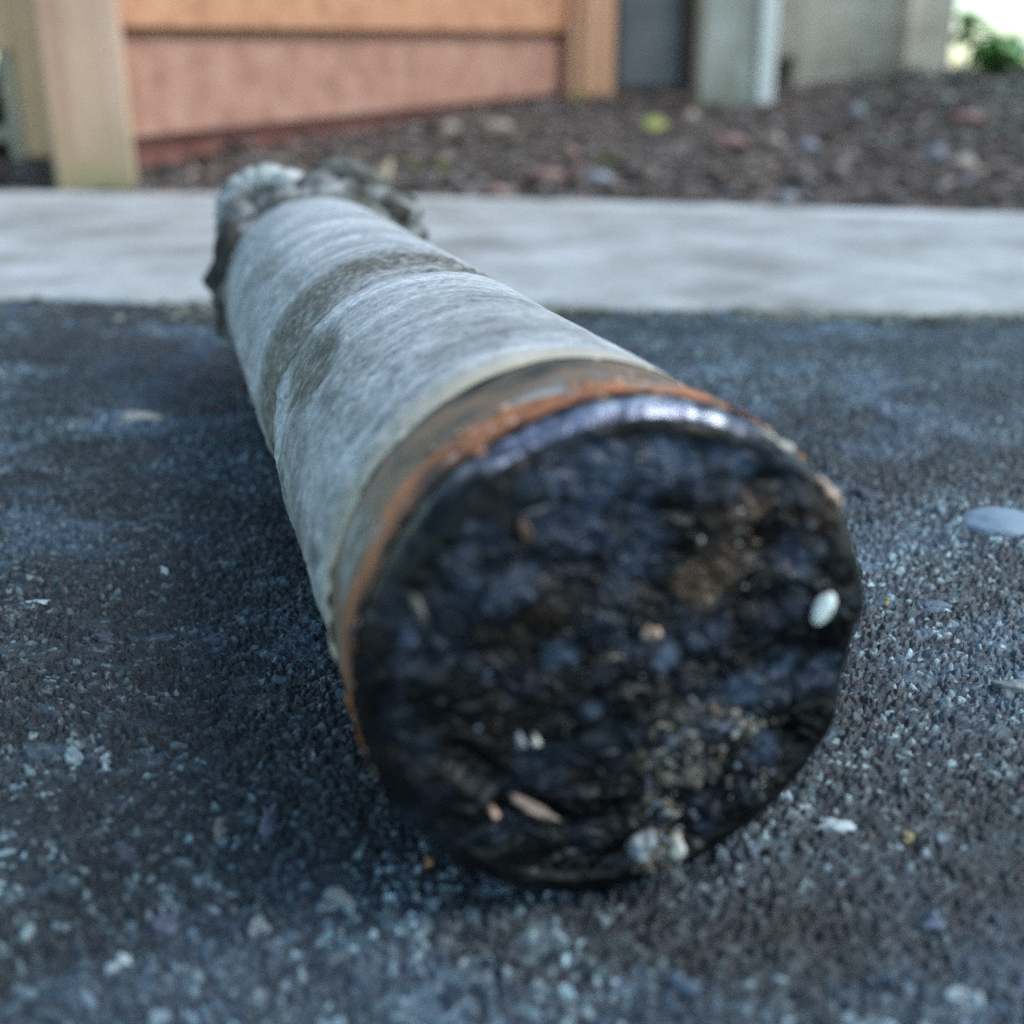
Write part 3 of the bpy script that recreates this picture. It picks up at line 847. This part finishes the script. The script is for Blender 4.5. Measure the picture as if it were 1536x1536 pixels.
drk = simple_mat('dark_clod_or_hollow', [(0.3, (0.02, 0.018, 0.014)), (0.7, (0.06, 0.055, 0.045))], 40, 0.9)
lump('clod_or_hollow', 344, 388, 0.597, (0.0085, 0.01, 0.017), drk, 84, 3)
lump('clod_or_hollow', 366, 308, 0.624, (0.008, 0.004, 0.006), drk, 83, 3)  # dark lump stands in for the shaded hollow under the crest
for k, (u, v_) in enumerate([(470, 285), (520, 272), (560, 290), (590, 320), (615, 352)]):
    lump('clod_or_hollow', u, v_, 0.625, (0.010, 0.006, 0.006), drk if k % 2 else brk, 190 + k, 3)
lump('mortar_lump', 520, 285, 0.67, (0.024, 0.02, 0.015), brk, 85)
lump('mortar_lump', 592, 322, 0.665, (0.017, 0.018, 0.013), brk, 86)
lump('mortar_lump', 612, 352, 0.65, (0.010, 0.012, 0.012), brk, 87)
# crusts of dirt sticking out low on the left flank
for k, (u, v_, y_) in enumerate([(362, 500, 0.54), (368, 545, 0.49), (374, 590, 0.455), (358, 465, 0.57)]):
    g = on_ground(u, v_, 0.01)
    q = core_I @ g
    stone('dirt_crust', (q.x + 0.006, q.y, 0.009), (0.006, 0.016, 0.008), brk, core, 90 + k, 3, 0.5)
# cream twig poking up behind the far end
twm = simple_mat('dry_twig', [(0.3, (0.32, 0.24, 0.14)), (0.7, (0.55, 0.46, 0.32))], 90, 0.8)

# ------------------------------------------------------------------ loose stones on the asphalt
def stone_mat(name, a, b): return simple_mat(name, [(0.3, a), (0.7, b)], 380, 0.55, None, 0.5, 0.0006)
sm_blue = stone_mat('blue_grey_stone', (0.07, 0.105, 0.15), (0.13, 0.18, 0.24))
sm_purp = stone_mat('purple_grey_stone', (0.05, 0.055, 0.09), (0.12, 0.125, 0.18))
sm_tan = stone_mat('tan_stone', (0.13, 0.13, 0.11), (0.25, 0.24, 0.2))
sm_cream = stone_mat('cream_stone', (0.26, 0.25, 0.2), (0.48, 0.46, 0.4))
sm_white = stone_mat('white_stone', (0.25, 0.31, 0.33), (0.5, 0.58, 0.6))
sm_dark = stone_mat('dark_stone', (0.03, 0.035, 0.05), (0.06, 0.07, 0.09))
sm_grey = stone_mat('grey_stone', (0.11, 0.13, 0.135), (0.28, 0.31, 0.32))
sm_yel = stone_mat('yellow_stone', (0.2, 0.17, 0.07), (0.36, 0.31, 0.16))
sm_oran = stone_mat('orange_stone', (0.22, 0.09, 0.03), (0.4, 0.2, 0.08))
sm_pblue = stone_mat('pale_blue_stone', (0.17, 0.24, 0.32), (0.24, 0.32, 0.40))
GS = 'loose pebbles on the asphalt'
peb = [  # u, v, half width px, half depth px, height mm, material, label
    (205, 625, 24, 9, 1.6, sm_cream, 'cream oblong pebble on the asphalt left of the core'),
    (1500, 785, 54, 30, 4.5, sm_pblue, 'large smooth blue grey stone at the right edge of the asphalt'),
    (404, 1240, 13, 26, 3.2, sm_purp, 'upright oval purple grey pebble left of the tar end'),
    (332, 1243, 13, 18, 1.8, sm_tan, 'dull tan pebble just left of the purple one'),
    (507, 1350, 24, 17, 2.2, sm_grey, 'jagged pale grey pebble below left of the tar end'),
    (1449, 1508, 23, 20, 2.6, sm_white, 'whitish round pebble in the bottom right corner'),
    (183, 1450, 15, 15, 2.0, sm_white, 'small pale pebble in the bottom left corner'),
    (248, 1392, 15, 14, 2.2, sm_purp, 'purple grey three sided pebble near the bottom left'),
    (155, 957, 20, 9, 2.0, sm_dark, 'dark flat pebble on the left asphalt'),
    (1398, 912, 26, 9, 1.4, sm_blue, 'thin blue grey flake right of the white chipped end'),
    (1252, 1239, 24, 9, 1.2, sm_white, 'flat pale flake beside the lower right of the tar end'),
    (1512, 1032, 24, 13, 2.6, sm_grey, 'pale craggy pebble at the right edge below the blue stone'),
    (1304, 745, 26, 12, 2.2, sm_dark, 'dark low stone right of the rusty rim'),
    (1330, 903, 7, 6, 1.2, sm_yel, 'tiny yellow crumb right of the tar end'),
    (643, 1293, 8, 8, 1.2, sm_oran, 'tiny orange crumb below the tar end'),
    (1360, 1256, 7, 6, 1.0, sm_yel, 'tiny yellow crumb on the lower right asphalt'),
    (60, 903, 18, 5, 1.0, sm_white, 'thin white flake near the left edge'),
    (245, 857, 6, 6, 1.2, sm_white, 'small bright white grain left of the core'),
    (193, 1288, 17, 12, 2.0, sm_dark, 'dark blue pebble on the lower left asphalt'),
    (388, 1395, 16, 14, 2.6, sm_grey, 'long grey pebble slanting below the purple oval one'),
    (1400, 1385, 19, 14, 2.4, sm_blue, 'squat blue grey pebble right of the bottom centre'),
    (1022, 1480, 20, 14, 2.4, sm_blue, 'rounded blue pebble at the bottom below the tar end'),
]
for k, (u, v_, a_, b_, hmm, m_, lab) in enumerate(peb):
    g = on_ground(u, v_)
    d = g.y * CP + 0.15 * SP
    sxm = a_ * d / FPX
    sym = b_ * d / FPX / 1.5 / max(0.3, (0.15 / math.hypot(g.y, 0.15)))
    o = stone('pebble', (g.x, g.y, -hmm * 0.0002), (sxm * 1.1, sym * 1.1, hmm * 0.00125), m_, None, 300 + k, 4, 0.25 if k in (1, 2) else 0.9, random.uniform(-.25, .25) if b_ < 20 else 0, 0.2 if k in (1, 2) else 0.9)
    tag(o, lab, 'pebble', GS)

# ------------------------------------------------------------------ fence
cedar = wood_mat('cedar_orange', (0.36, 0.165, 0.085), (0.58, 0.275, 0.15), (0.66, 0.37, 0.225), 'x')
cedar_p = wood_mat('cedar_pink', (0.27, 0.135, 0.09), (0.46, 0.23, 0.165), (0.55, 0.34, 0.26), 'x')
red_w = wood_mat('red_board', (0.13, 0.045, 0.035), (0.26, 0.09, 0.07), (0.34, 0.15, 0.12), 'x')
post_w = wood_mat('post_wood', (0.38, 0.23, 0.145), (0.56, 0.34, 0.23), (0.66, 0.46, 0.33), 'z', 10, ((0.28, 0.27, 0.13), -0.02, 0.16))
stile_w = wood_mat('stile_wood', (0.50, 0.31, 0.16), (0.70, 0.47, 0.27), (0.78, 0.58, 0.38), 'z', 10)
trim_w = wood_mat('trim_wood', (0.50, 0.24, 0.13), (0.70, 0.37, 0.22), (0.76, 0.48, 0.33), 'z', 10)
olive_w = wood_mat('weathered_green_wood', (0.22, 0.20, 0.14), (0.38, 0.34, 0.25), (0.50, 0.45, 0.34), 'z', 10)

O = at(138, 285, 1.93); O.z = 0
E2 = at(868, 150, 3.42); E2.z = 0
dirv = (E2 - O).normalized()
FM = Matrix.Translation(O) @ Matrix.Rotation(math.atan2(dirv.y, dirv.x), 4, 'Z')   # local x along fence, -y to the camera
LF = (E2 - O).length
fence = empty('wooden_fence', O, 0, 'low cedar board fence with orange upper and pinkish lower boards behind the bark bed', 'fence')
FMl = Matrix.Translation(-O) @ FM
def fz(u, v_, tt=0.03):
    """s and z on the fence's board plane under a photo position"""
    I = FM.inverted(); o = I @ Vector((0, 0, CAM_H)); d = I.to_3x3() @ ray(u, v_)
    q = o + d * ((tt - o.y) / d.y); return q.x, q.z
W_ = 0.088
def fpost(name, s0, w, t0, t1, z0, z1, mat):
    return box(name, (s0, t0, z0), (s0 + w, t1, z1), mat, fence, 0.004, FMl)
PM = Matrix.Translation(at(147, 285, 1.90) - O) @ Matrix.Rotation(0.30, 4, 'Z')
PM.translation.z = 0
box('post', (-0.061, 0, -0.03), (0.061, 0.10, 0.95), post_w, fence, 0.006, PM)
fpost('trim', W_ - 0.03, 0.055, 0.012, 0.04, 0.075, 0.9, trim_w)
sa, za_t = fz(228, 42); sb, zb_t = fz(852, 47)
_, za_b = fz(212, 203); _, zb_b = fz(852, 137)
# extend to both ends of the run
sl_t = (zb_t - za_t) / (sb - sa); sl_b = (zb_b - za_b) / (sb - sa)
s0, s1 = W_ + 0.027, LF - 0.01
T0, T1 = za_t + sl_t * (s0 - sa), za_t + sl_t * (s1 - sa)
B0, B1 = za_b + sl_b * (s0 - sa), za_b + sl_b * (s1 - sa)
board('board', s0, s1, 0.034, 0.052, B0, T0 - 0.02, B1, T1 - 0.024, cedar_p, fence, FMl)['label'] = 'wide pinkish lower board'
hh = 0.14
for k in range(4):
    board('board', s0, s1, 0.016, 0.034 - 0.001, T0 + k * (hh + 0.012), T0 + k * (hh + 0.012) + hh, T1 + k * (hh + 0.012), T1 + k * (hh + 0.012) + hh, cedar, fence, FMl)
    if k == 0: pass
board('backing_rail', s0, s1 + 0.06, 0.056, 0.09, T0 - 0.05, T0 + 0.05, T1 - 0.05, T1 + 0.05, cedar_p, fence, FMl)
board('kick_board', s0 - 0.02, s1 * 0.98, 0.060, 0.078, -0.04, B0 - 0.004, 0.03, B0 + (B1 - B0) * 0.98 - 0.004, red_w, fence, FMl)['label'] = 'reddish stained kick board half sunk in the soil'
# right hand post stands square to the path
rp = at(896, 158, 3.40)
rw = 0.112 / 2
RM = Matrix.Translation(Vector((rp.x, rp.y, 0)) - O) @ Matrix.Rotation(math.radians(30), 4, 'Z')
box('post', (-rw, 0, 0.02), (rw, 0.10, 0.95), trim_w, fence, 0.005, RM)
box('trim', (-rw - 0.028, 0.01, 0.13), (-rw - 0.003, 0.05, 0.9), trim_w, fence, 0.003, RM)

# gate at the far left, hanging clear of the ground
gate = empty('wooden_gate', at(60, 240, 2.05), 0, 'tan timber gate leaf at the left edge hanging above the ground', 'gate')
GO = gate.location.copy()
def gb(name, u0, v0, u1, v1, y, th, mat, yaw=0.0, bev=0.004):
    """upright timber filling the given photo rectangle at distance y"""
    a_, b_ = at(u0, v1, y), at(u1, v1, y); t_ = at((u0 + u1) / 2, v0, y)
    M = Matrix.Translation(Vector((a_.x, y, 0)) - GO) @ Matrix.Rotation(yaw, 4, 'Z')
    return box(name, (0, 0, a_.z), ((b_.x - a_.x) / math.cos(yaw), th, max(t_.z, 0.85) if v0 <= 0 else t_.z), mat, gate, bev, M)
gb('stile', 40, 0, 88, 236, 2.05, 0.04, stile_w)
gb('edge_strip', 18, 0, 38, 242, 2.07, 0.03, olive_w)
gb('board', -160, 0, 20, 76, 2.062, 0.02, stile_w)
gb('batten', -160, 190, 14, 214, 2.11, 0.02, olive_w)

# dark shrub added behind the gate so its gap reads dark
def leaf_mesh(L, W, mat, name='leaf', fold=0.2, seg=4):
    V = []; F = []
    for i in range(seg + 1):
        k = i / seg
        w_ = W * math.sin(math.pi * min(1, 0.08 + k * 0.92)) ** 0.8 * (1 - 0.3 * k)
        zc = -0.25 * L * k * k
        V += [(k * L, -w_, zc + fold * w_), (k * L, 0, zc), (k * L, w_, zc + fold * w_)]
    for i in range(seg):
        a_ = i * 3
        F += [(a_, a_ + 1, a_ + 4, a_ + 3), (a_ + 1, a_ + 2, a_ + 5, a_ + 4)]
    me = bpy.data.meshes.new(name); me.from_pydata(V, [], F); me.materials.append(mat); me.update()
    return me
def tube(name, pts, r0, r1, mat, parent=None, n=7):
    V = []; F = []
    pts = [Vector(p) for p in pts]
    for i, p in enumerate(pts):
        d = (pts[min(i + 1, len(pts) - 1)] - pts[max(i - 1, 0)]).normalized()
        a_ = d.orthogonal().normalized(); b_ = d.cross(a_)
        r = r0 + (r1 - r0) * i / (len(pts) - 1)
        for k in range(n):
            t_ = 2 * math.pi * k / n
            V.append(tuple(p + a_ * r * math.cos(t_) + b_ * r * math.sin(t_)))
    for i in range(len(pts) - 1):
        for k in range(n):
            F.append((i * n + k, i * n + (k + 1) % n, (i + 1) * n + (k + 1) % n, (i + 1) * n + k))
    F.append(tuple(range(n))[::-1]); F.append(tuple((len(pts) - 1) * n + k for k in range(n)))
    return mesh_obj(name, V, F, mat, parent, True)
stemm = simple_mat('stem', [(0.3, (0.06, 0.07, 0.03)), (0.7, (0.13, 0.13, 0.07))], 60, 0.8)
lf_dark = simple_mat('added_shrub_leaf', [(0.3, (0.015, 0.03, 0.014)), (0.7, (0.04, 0.065, 0.035))], 30, 0.6)
sh = empty('added_gap_shrub', (-1.18, 2.75, -0.01), 0, 'dark shrub added behind the gate at the far left to keep its gap dark', 'shrub')
for k in range(7):
    a_ = k * 0.9
    tube('stem', [(0, 0, 0), (0.08 * math.cos(a_), 0.06 * math.sin(a_), 0.2), (0.24 * math.cos(a_), 0.15 * math.sin(a_), 0.5)], 0.012, 0.004, stemm, sh, 6)  # stems of the added shrub
NLs = 2400
lv = []; lf = []
Ls = leaf_mesh(0.055, 0.014, lf_dark)
bv = np.array([x.co[:] for x in Ls.vertices]); bf = np.array([p.vertices[:] for p in Ls.polygons])
for k in range(NLs):
    p = R2.normal(size=3); p /= np.linalg.norm(p)
    p = p * R2.uniform(0.55, 1.0) ** 0.5 * np.array([0.42, 0.26, 0.34]) + np.array([0, 0, 0.32])
    if p[2] < 0.0: p[2] = R2.uniform(0, 0.06)
    A = np.array(Matrix.Rotation(R2.uniform(0, 6.28), 3, 'Z') @ Matrix.Rotation(R2.uniform(-0.9, 0.9), 3, 'Y') @ Matrix.Rotation(R2.uniform(-0.9, 0.9), 3, 'X'))
    lv.append((bv * R2.uniform(0.7, 1.3)) @ A.T + p); lf.append(bf + k * len(bv))
fol = mesh_obj('added_shrub_foliage', np.concatenate(lv), np.concatenate(lf), lf_dark, sh); fol['kind'] = 'stuff'

# ------------------------------------------------------------------ dark panel, concrete post, wall
dk = simple_mat('slate_paint', [(0.3, (0.14, 0.155, 0.165)), (0.7, (0.26, 0.28, 0.29))], 6, 0.55, None, 0.2, 0.001)
dkf = simple_mat('dark_frame', [(0.3, (0.015, 0.016, 0.014)), (0.7, (0.04, 0.04, 0.034))], 20, 0.7)
pa, pb_ = at(926, 146, 3.60), at(1047, 146, 3.60)
door = empty('grey_door', (pa.x, 3.60, 0.1), 0, 'slate grey door panel in a near black frame between the fence and the pale post', 'door')
def rel(o, p): return tuple(Vector(p) - o.location)
zb = pa.z
box('panel', rel(door, (pa.x, 3.615, zb + 0.03)), rel(door, (pb_.x - 0.055, 3.635, 0.8)), dk, door, 0.003)
box('frame', rel(door, (pb_.x - 0.053, 3.59, zb - 0.04)), rel(door, (pb_.x + 0.09, 3.65, 0.83)), dkf, door, 0.003)
box('sill', rel(door, (pa.x - 0.03, 3.595, zb - 0.04)), rel(door, (pb_.x - 0.055, 3.65, zb + 0.028)), dkf, door, 0.003)
box('frame', rel(door, (pa.x - 0.035, 3.59, zb + 0.03)), rel(door, (pa.x - 0.002, 3.65, 0.83)), dkf, door, 0.003)

gp, ntg, bgp = new_mat('mossy_concrete')
v = obj_coord(ntg)
c = ramp(ntg, tex_noise(ntg, v, 7, 5, 0.65, (1, 1, 0.35)), [(0.3, (0.20, 0.205, 0.165)), (0.5, (0.40, 0.41, 0.35)), (0.66, (0.62, 0.63, 0.59))])
sz = N(ntg, 'ShaderNodeSeparateXYZ'); ntg.links.new(v, sz.inputs[0])
mr = N(ntg, 'ShaderNodeMapRange'); mr.inputs['From Min'].default_value = 0.16; mr.inputs['From Max'].default_value = 0.0
ntg.links.new(sz.outputs['Z'], mr.inputs['Value'])
c = mix(ntg, mr.outputs[0], c, ramp(ntg, tex_noise(ntg, v, 20, 4, 0.6), [(0.3, (0.11, 0.12, 0.09)), (0.7, (0.16, 0.22, 0.10))]))
ntg.links.new(c, bgp.inputs['Base Color']); bgp.inputs['Roughness'].default_value = 0.85
bump(ntg, bgp, tex_noise(ntg, v, 60, 5, 0.7), 0.5, 0.004)
pale = simple_mat('lit_side_pale', [(0.3, (0.72, 0.75, 0.70)), (0.7, (0.85, 0.88, 0.84))], 8, 0.6)  # brightness of the lit post side put into the colour
ca, cb = at(1046, 165, 3.2), at(1132, 165, 3.2)
cpz = 0.03
cpost = empty('concrete_post', (ca.x, 3.2, cpz), 0.12, 'mossy grey green square post with a pale right edge', 'post')
box('shaft', (0, 0, 0), (cb.x - ca.x, 0.06, 0.75), gp, cpost, 0.006)
box('lit_side', (cb.x - ca.x + 0.002, -0.012, 0.03), (cb.x - ca.x + 0.050, 0.05, 0.75), pale, cpost, 0.005)  # lit right face of the post, its brightness painted in
tag(cpost.children[1], 'right side of the post, painted whitish as if lit')

st_m, nts, bs = new_mat('stucco')
v = obj_coord(nts)
c = ramp(nts, tex_noise(nts, v, 7, 6, 0.65), [(0.3, (0.33, 0.29, 0.22)), (0.5, (0.56, 0.49, 0.39)), (0.66, (0.68, 0.60, 0.49))])
nts.links.new(c, bs.inputs['Base Color']); bs.inputs['Roughness'].default_value = 0.9
bump(nts, bs, tex_noise(nts, v, 80, 5, 0.7), 0.6, 0.004)
wa, wb_ = at(1157, 215, 3.55), at(1405, 215, 3.55)
wall = empty('stucco_wall', (wa.x, 3.55, 0.0), 0, 'blotchy beige green rendered wall right of the pale edged post', 'wall')
# wall body with a real opening low on its left side
ha, hb_ = at(1152, 140, 3.55), at(1190, 92, 3.55)
x0, x1 = 0.0, wb_.x - wa.x
hx0, hx1 = 0.01, hb_.x - wa.x
hz0, hz1 = ha.z, hb_.z
def wbx(n, p, q, m=st_m, b=0.002): return box(n, p, q, m, wall, b)
body_v = []
nx = 60
def grid_wall():
    xs_ = np.linspace(x0, x1, nx); zs = np.linspace(-0.02, 0.72, 60)
    X_, Z_ = np.meshgrid(xs_, zs)
    p = np.stack([X_.ravel(), np.zeros(X_.size), Z_.ravel()], -1)
    y_ = 0.004 * fbm(p, 7, 801, 3)
    y_ += 0.03 * sstep(0.0, 1.0, p[:, 0] / x1) * 0
    inh = ((p[:, 0] > hx0 - .01) & (p[:, 0] < hx1) & (p[:, 2] > hz0) & (p[:, 2] < hz1))
    y_ = np.where(inh, 0.11, y_)
    return np.stack([p[:, 0], y_, p[:, 2]], -1), grid_faces(60, nx)
gvv, gff = grid_wall()
mesh_obj('render_face', gvv, gff, st_m, wall, False)
box('wall_core', (x0 + 0.001, 0.115, -0.02), (x1 - 0.001, 0.25, 0.72), st_m, wall, 0.002)
box('wall_end', (x1 - 0.0005, 0.0, -0.02), (x1 + 0.012, 0.25, 0.72), st_m, wall, 0.006)
box('vent_cover', (hx0 + 0.004, 0.05, hz0 + 0.005), (hx1 - 0.006, 0.07, hz1 - 0.005), dkf, wall, 0.003)
box('buttress', (x1 * 0.70, -0.05, -0.02), (x1 * 0.76, 0.0 - 0.006, 0.72), st_m, wall, 0.01)['label'] = 'narrow darker pilaster on the wall'

# ------------------------------------------------------------------ leafy plant and white stone at the right
lf_g = simple_mat('green_leaf', [(0.3, (0.12, 0.30, 0.07)), (0.7, (0.22, 0.45, 0.12))], 30, 0.5)
lf_b = simple_mat('blue_green_leaf', [(0.3, (0.07, 0.24, 0.14)), (0.7, (0.14, 0.36, 0.22))], 30, 0.5)
pl_base = at(1492, 110, 3.2)
pz = float(bed_z(np.array([pl_base.x]), np.array([3.2]))[0])
plant = empty('leafy_plant', (pl_base.x, 3.2, pz), 0, 'bright green broad leaved plant at the top right corner', 'plant')
meG = leaf_mesh(0.085, 0.028, lf_g); meB = leaf_mesh(0.085, 0.03, lf_b)
tips = []
for (u, v_) in [(1436, 22), (1452, 38), (1480, 45), (1500, 48), (1525, 55), (1545, 60), (1490, 75), (1510, 80), (1560, 70), (1475, 62)]:
    q = at(u, v_, 3.2 + random.uniform(-.08, .08)) - plant.location
    tube('stem', [(0.01 * random.random(), 0, 0), (q.x * 0.35, q.y * .4, q.z * 0.55), tuple(q)], 0.004, 0.002, stemm, plant, 6)
    tips.append(q)
for q in tips:
    for k in range(10):
        o = bpy.data.objects.new('leaf', meG if (q.x < 0 or random.random() < 0.35) else meB)
        COL.objects.link(o); o.parent = plant
        f_ = random.uniform(0.5, 1.0)
        o.location = (q.x * (0.35 + 0.65 * (f_ - .5) * 2) if f_ < 1 else q.x, q.y * f_, q.z * (0.55 + 0.45 * (f_ - .5) * 2))
        o.rotation_euler = (random.uniform(-.5, .5), random.uniform(-0.6, 0.5), random.uniform(0, 6.28))
        s_ = random.uniform(0.6, 1.0); o.scale = (s_, s_, s_)

# ------------------------------------------------------------------ litter on the bark bed
def bed_hit(u, v_):
    r = ray(u, v_); lo = 1.3; p = None
    for k in range(400):
        y_ = 1.5 + k * 0.008
        p = at(u, v_, y_)
        if p.z <= float(bed_z(np.array([p.x]), np.array([p.y]))[0]) + 0.012: break
    return p
def bed_stone(name, u, v_, ru, rv, mat, seed, lab, cat, grp=None, flat=0.6):
    p = bed_hit(u, v_); k = (p.y * CP) / FPX
    o = stone(name, (p.x, p.y, p.z + 0.004), (ru * k, max(ru, rv) * k * 0.8, rv * k), mat, None, seed, 2, 0.35)
    return tag(o, lab, cat, grp)
bl_tan = simple_mat('litter_tan', [(0.3, (0.26, 0.2, 0.16)), (0.7, (0.42, 0.35, 0.3))], 40, 0.8)
bl_pink = simple_mat('litter_pink', [(0.3, (0.25, 0.13, 0.11)), (0.7, (0.38, 0.23, 0.2))], 40, 0.8)
bl_grey = simple_mat('litter_grey', [(0.3, (0.18, 0.19, 0.22)), (0.7, (0.33, 0.35, 0.39))], 40, 0.8)
bl_yel = simple_mat('litter_yellow', [(0.3, (0.22, 0.24, 0.05)), (0.7, (0.34, 0.35, 0.10))], 40, 0.7)
bl_grn = simple_mat('litter_green', [(0.3, (0.12, 0.14, 0.04)), (0.7, (0.22, 0.24, 0.08))], 40, 0.8)
GB = 'stones and bark scraps on the bed'
for k, (u, v_, ru, rv, m_, lab, cat) in enumerate([
        (672, 196, 18, 9, bl_tan, 'small tan stone under the middle of the fence', 'stone'),
        (742, 193, 30, 10, bl_tan, 'long pale stone under the fence right of the small tan one', 'stone'),
        (1034, 180, 13, 11, bl_tan, 'round beige stone in front of the slate grey door', 'stone'),
        (1095, 216, 30, 9, bl_pink, 'flat pinkish bark scrap in front of the mossy post', 'bark'),
        (1160, 214, 16, 9, bl_tan, 'buff stone just right of the pink bark scrap', 'stone'),
        (820, 268, 28, 11, bl_pink, 'pink slanting bark scrap near the path behind the core', 'bark'),
        (745, 290, 22, 8, bl_pink, 'pink chip right at the path edge', 'bark'),
        (900, 272, 22, 12, bl_grey, 'blue grey stone near the path in the middle of the bed', 'stone'),
        (1402, 235, 15, 13, bl_grey, 'pale blue grey stone below the green plant', 'stone'),
        (1440, 250, 24, 11, bl_tan, 'buff stone right of the pale blue grey one', 'stone'),
        (1284, 172, 13, 11, bl_grey, 'lilac grey stone at the foot of the wall', 'stone'),
        (1212, 222, 17, 10, bl_grey, 'grey stone in the bed below the wall', 'stone'),
        (1180, 300, 20, 9, bl_grey, 'grey stone at the path edge right of centre', 'stone'),
        (1450, 180, 26, 9, bl_pink, 'reddish chip on the bank below the plant', 'bark')]):
    bed_stone('bed_stone' if cat == 'stone' else 'bark_scrap', u, v_, ru, rv, m_, 1000 + k, lab, cat, GB)

def fallen_leaf(u, v_, size, mat, lab, rz):
    p = bed_hit(u, v_)
    me = leaf_mesh(size, size * 0.36, mat, 'fallen_leaf', 0.35)
    o = bpy.data.objects.new('fallen_leaf', me); COL.objects.link(o)
    o.location = (p.x - size * .4, p.y, p.z + 0.016); o.rotation_euler = (0.95, -0.2, rz)
    return tag(o, lab, 'leaf')
fallen_leaf(981, 200, 0.055, bl_yel, 'yellow green fallen leaf lying on the bark in front of the door', 0.1)
def weed(u, v_, n, size, mat, lab):
    p = bed_hit(u, v_)
    e = empty('weed', (p.x, p.y, p.z), 0, lab, 'weed')
    me = leaf_mesh(size, size * 0.3, mat)
    for k in range(n):
        o = bpy.data.objects.new('leaf', me); COL.objects.link(o); o.parent = e
        o.location = (random.uniform(-1, 1) * size * .7, random.uniform(-1, 1) * size * .5, random.uniform(0.004, size * .7))
        o.rotation_euler = (random.uniform(-.6, .6), random.uniform(-1.1, -0.1), random.uniform(0, 6.28))
weed(645, 262, 9, 0.030, bl_grn, 'small olive green weed on the bark behind the far end of the core')
weed(915, 255, 10, 0.022, bl_grn, 'tiny yellowish weed in the middle of the bark bed')
weed(862, 158, 12, 0.03, bl_grn, 'dull green tuft at the foot of the right fence post')
p0 = bed_hit(560, 292); p1 = at(585, 240, p0.y + 0.02)
tw = empty('dry_twig', p0, 0, 'cream dry twig standing up just behind the broken end of the core', 'twig')
tube('stick', [(0, 0, -0.01), tuple((p1 - p0) * 0.5 + Vector((0.006, 0, 0))), tuple(p1 - p0)], 0.008, 0.005, twm, tw, 7)
tube('side_shoot', [tuple((p1 - p0) * 0.5 + Vector((0.006, 0, 0))), tuple((p1 - p0) * 0.75 + Vector((-0.022, 0, 0)))], 0.005, 0.003, twm, tw, 6)
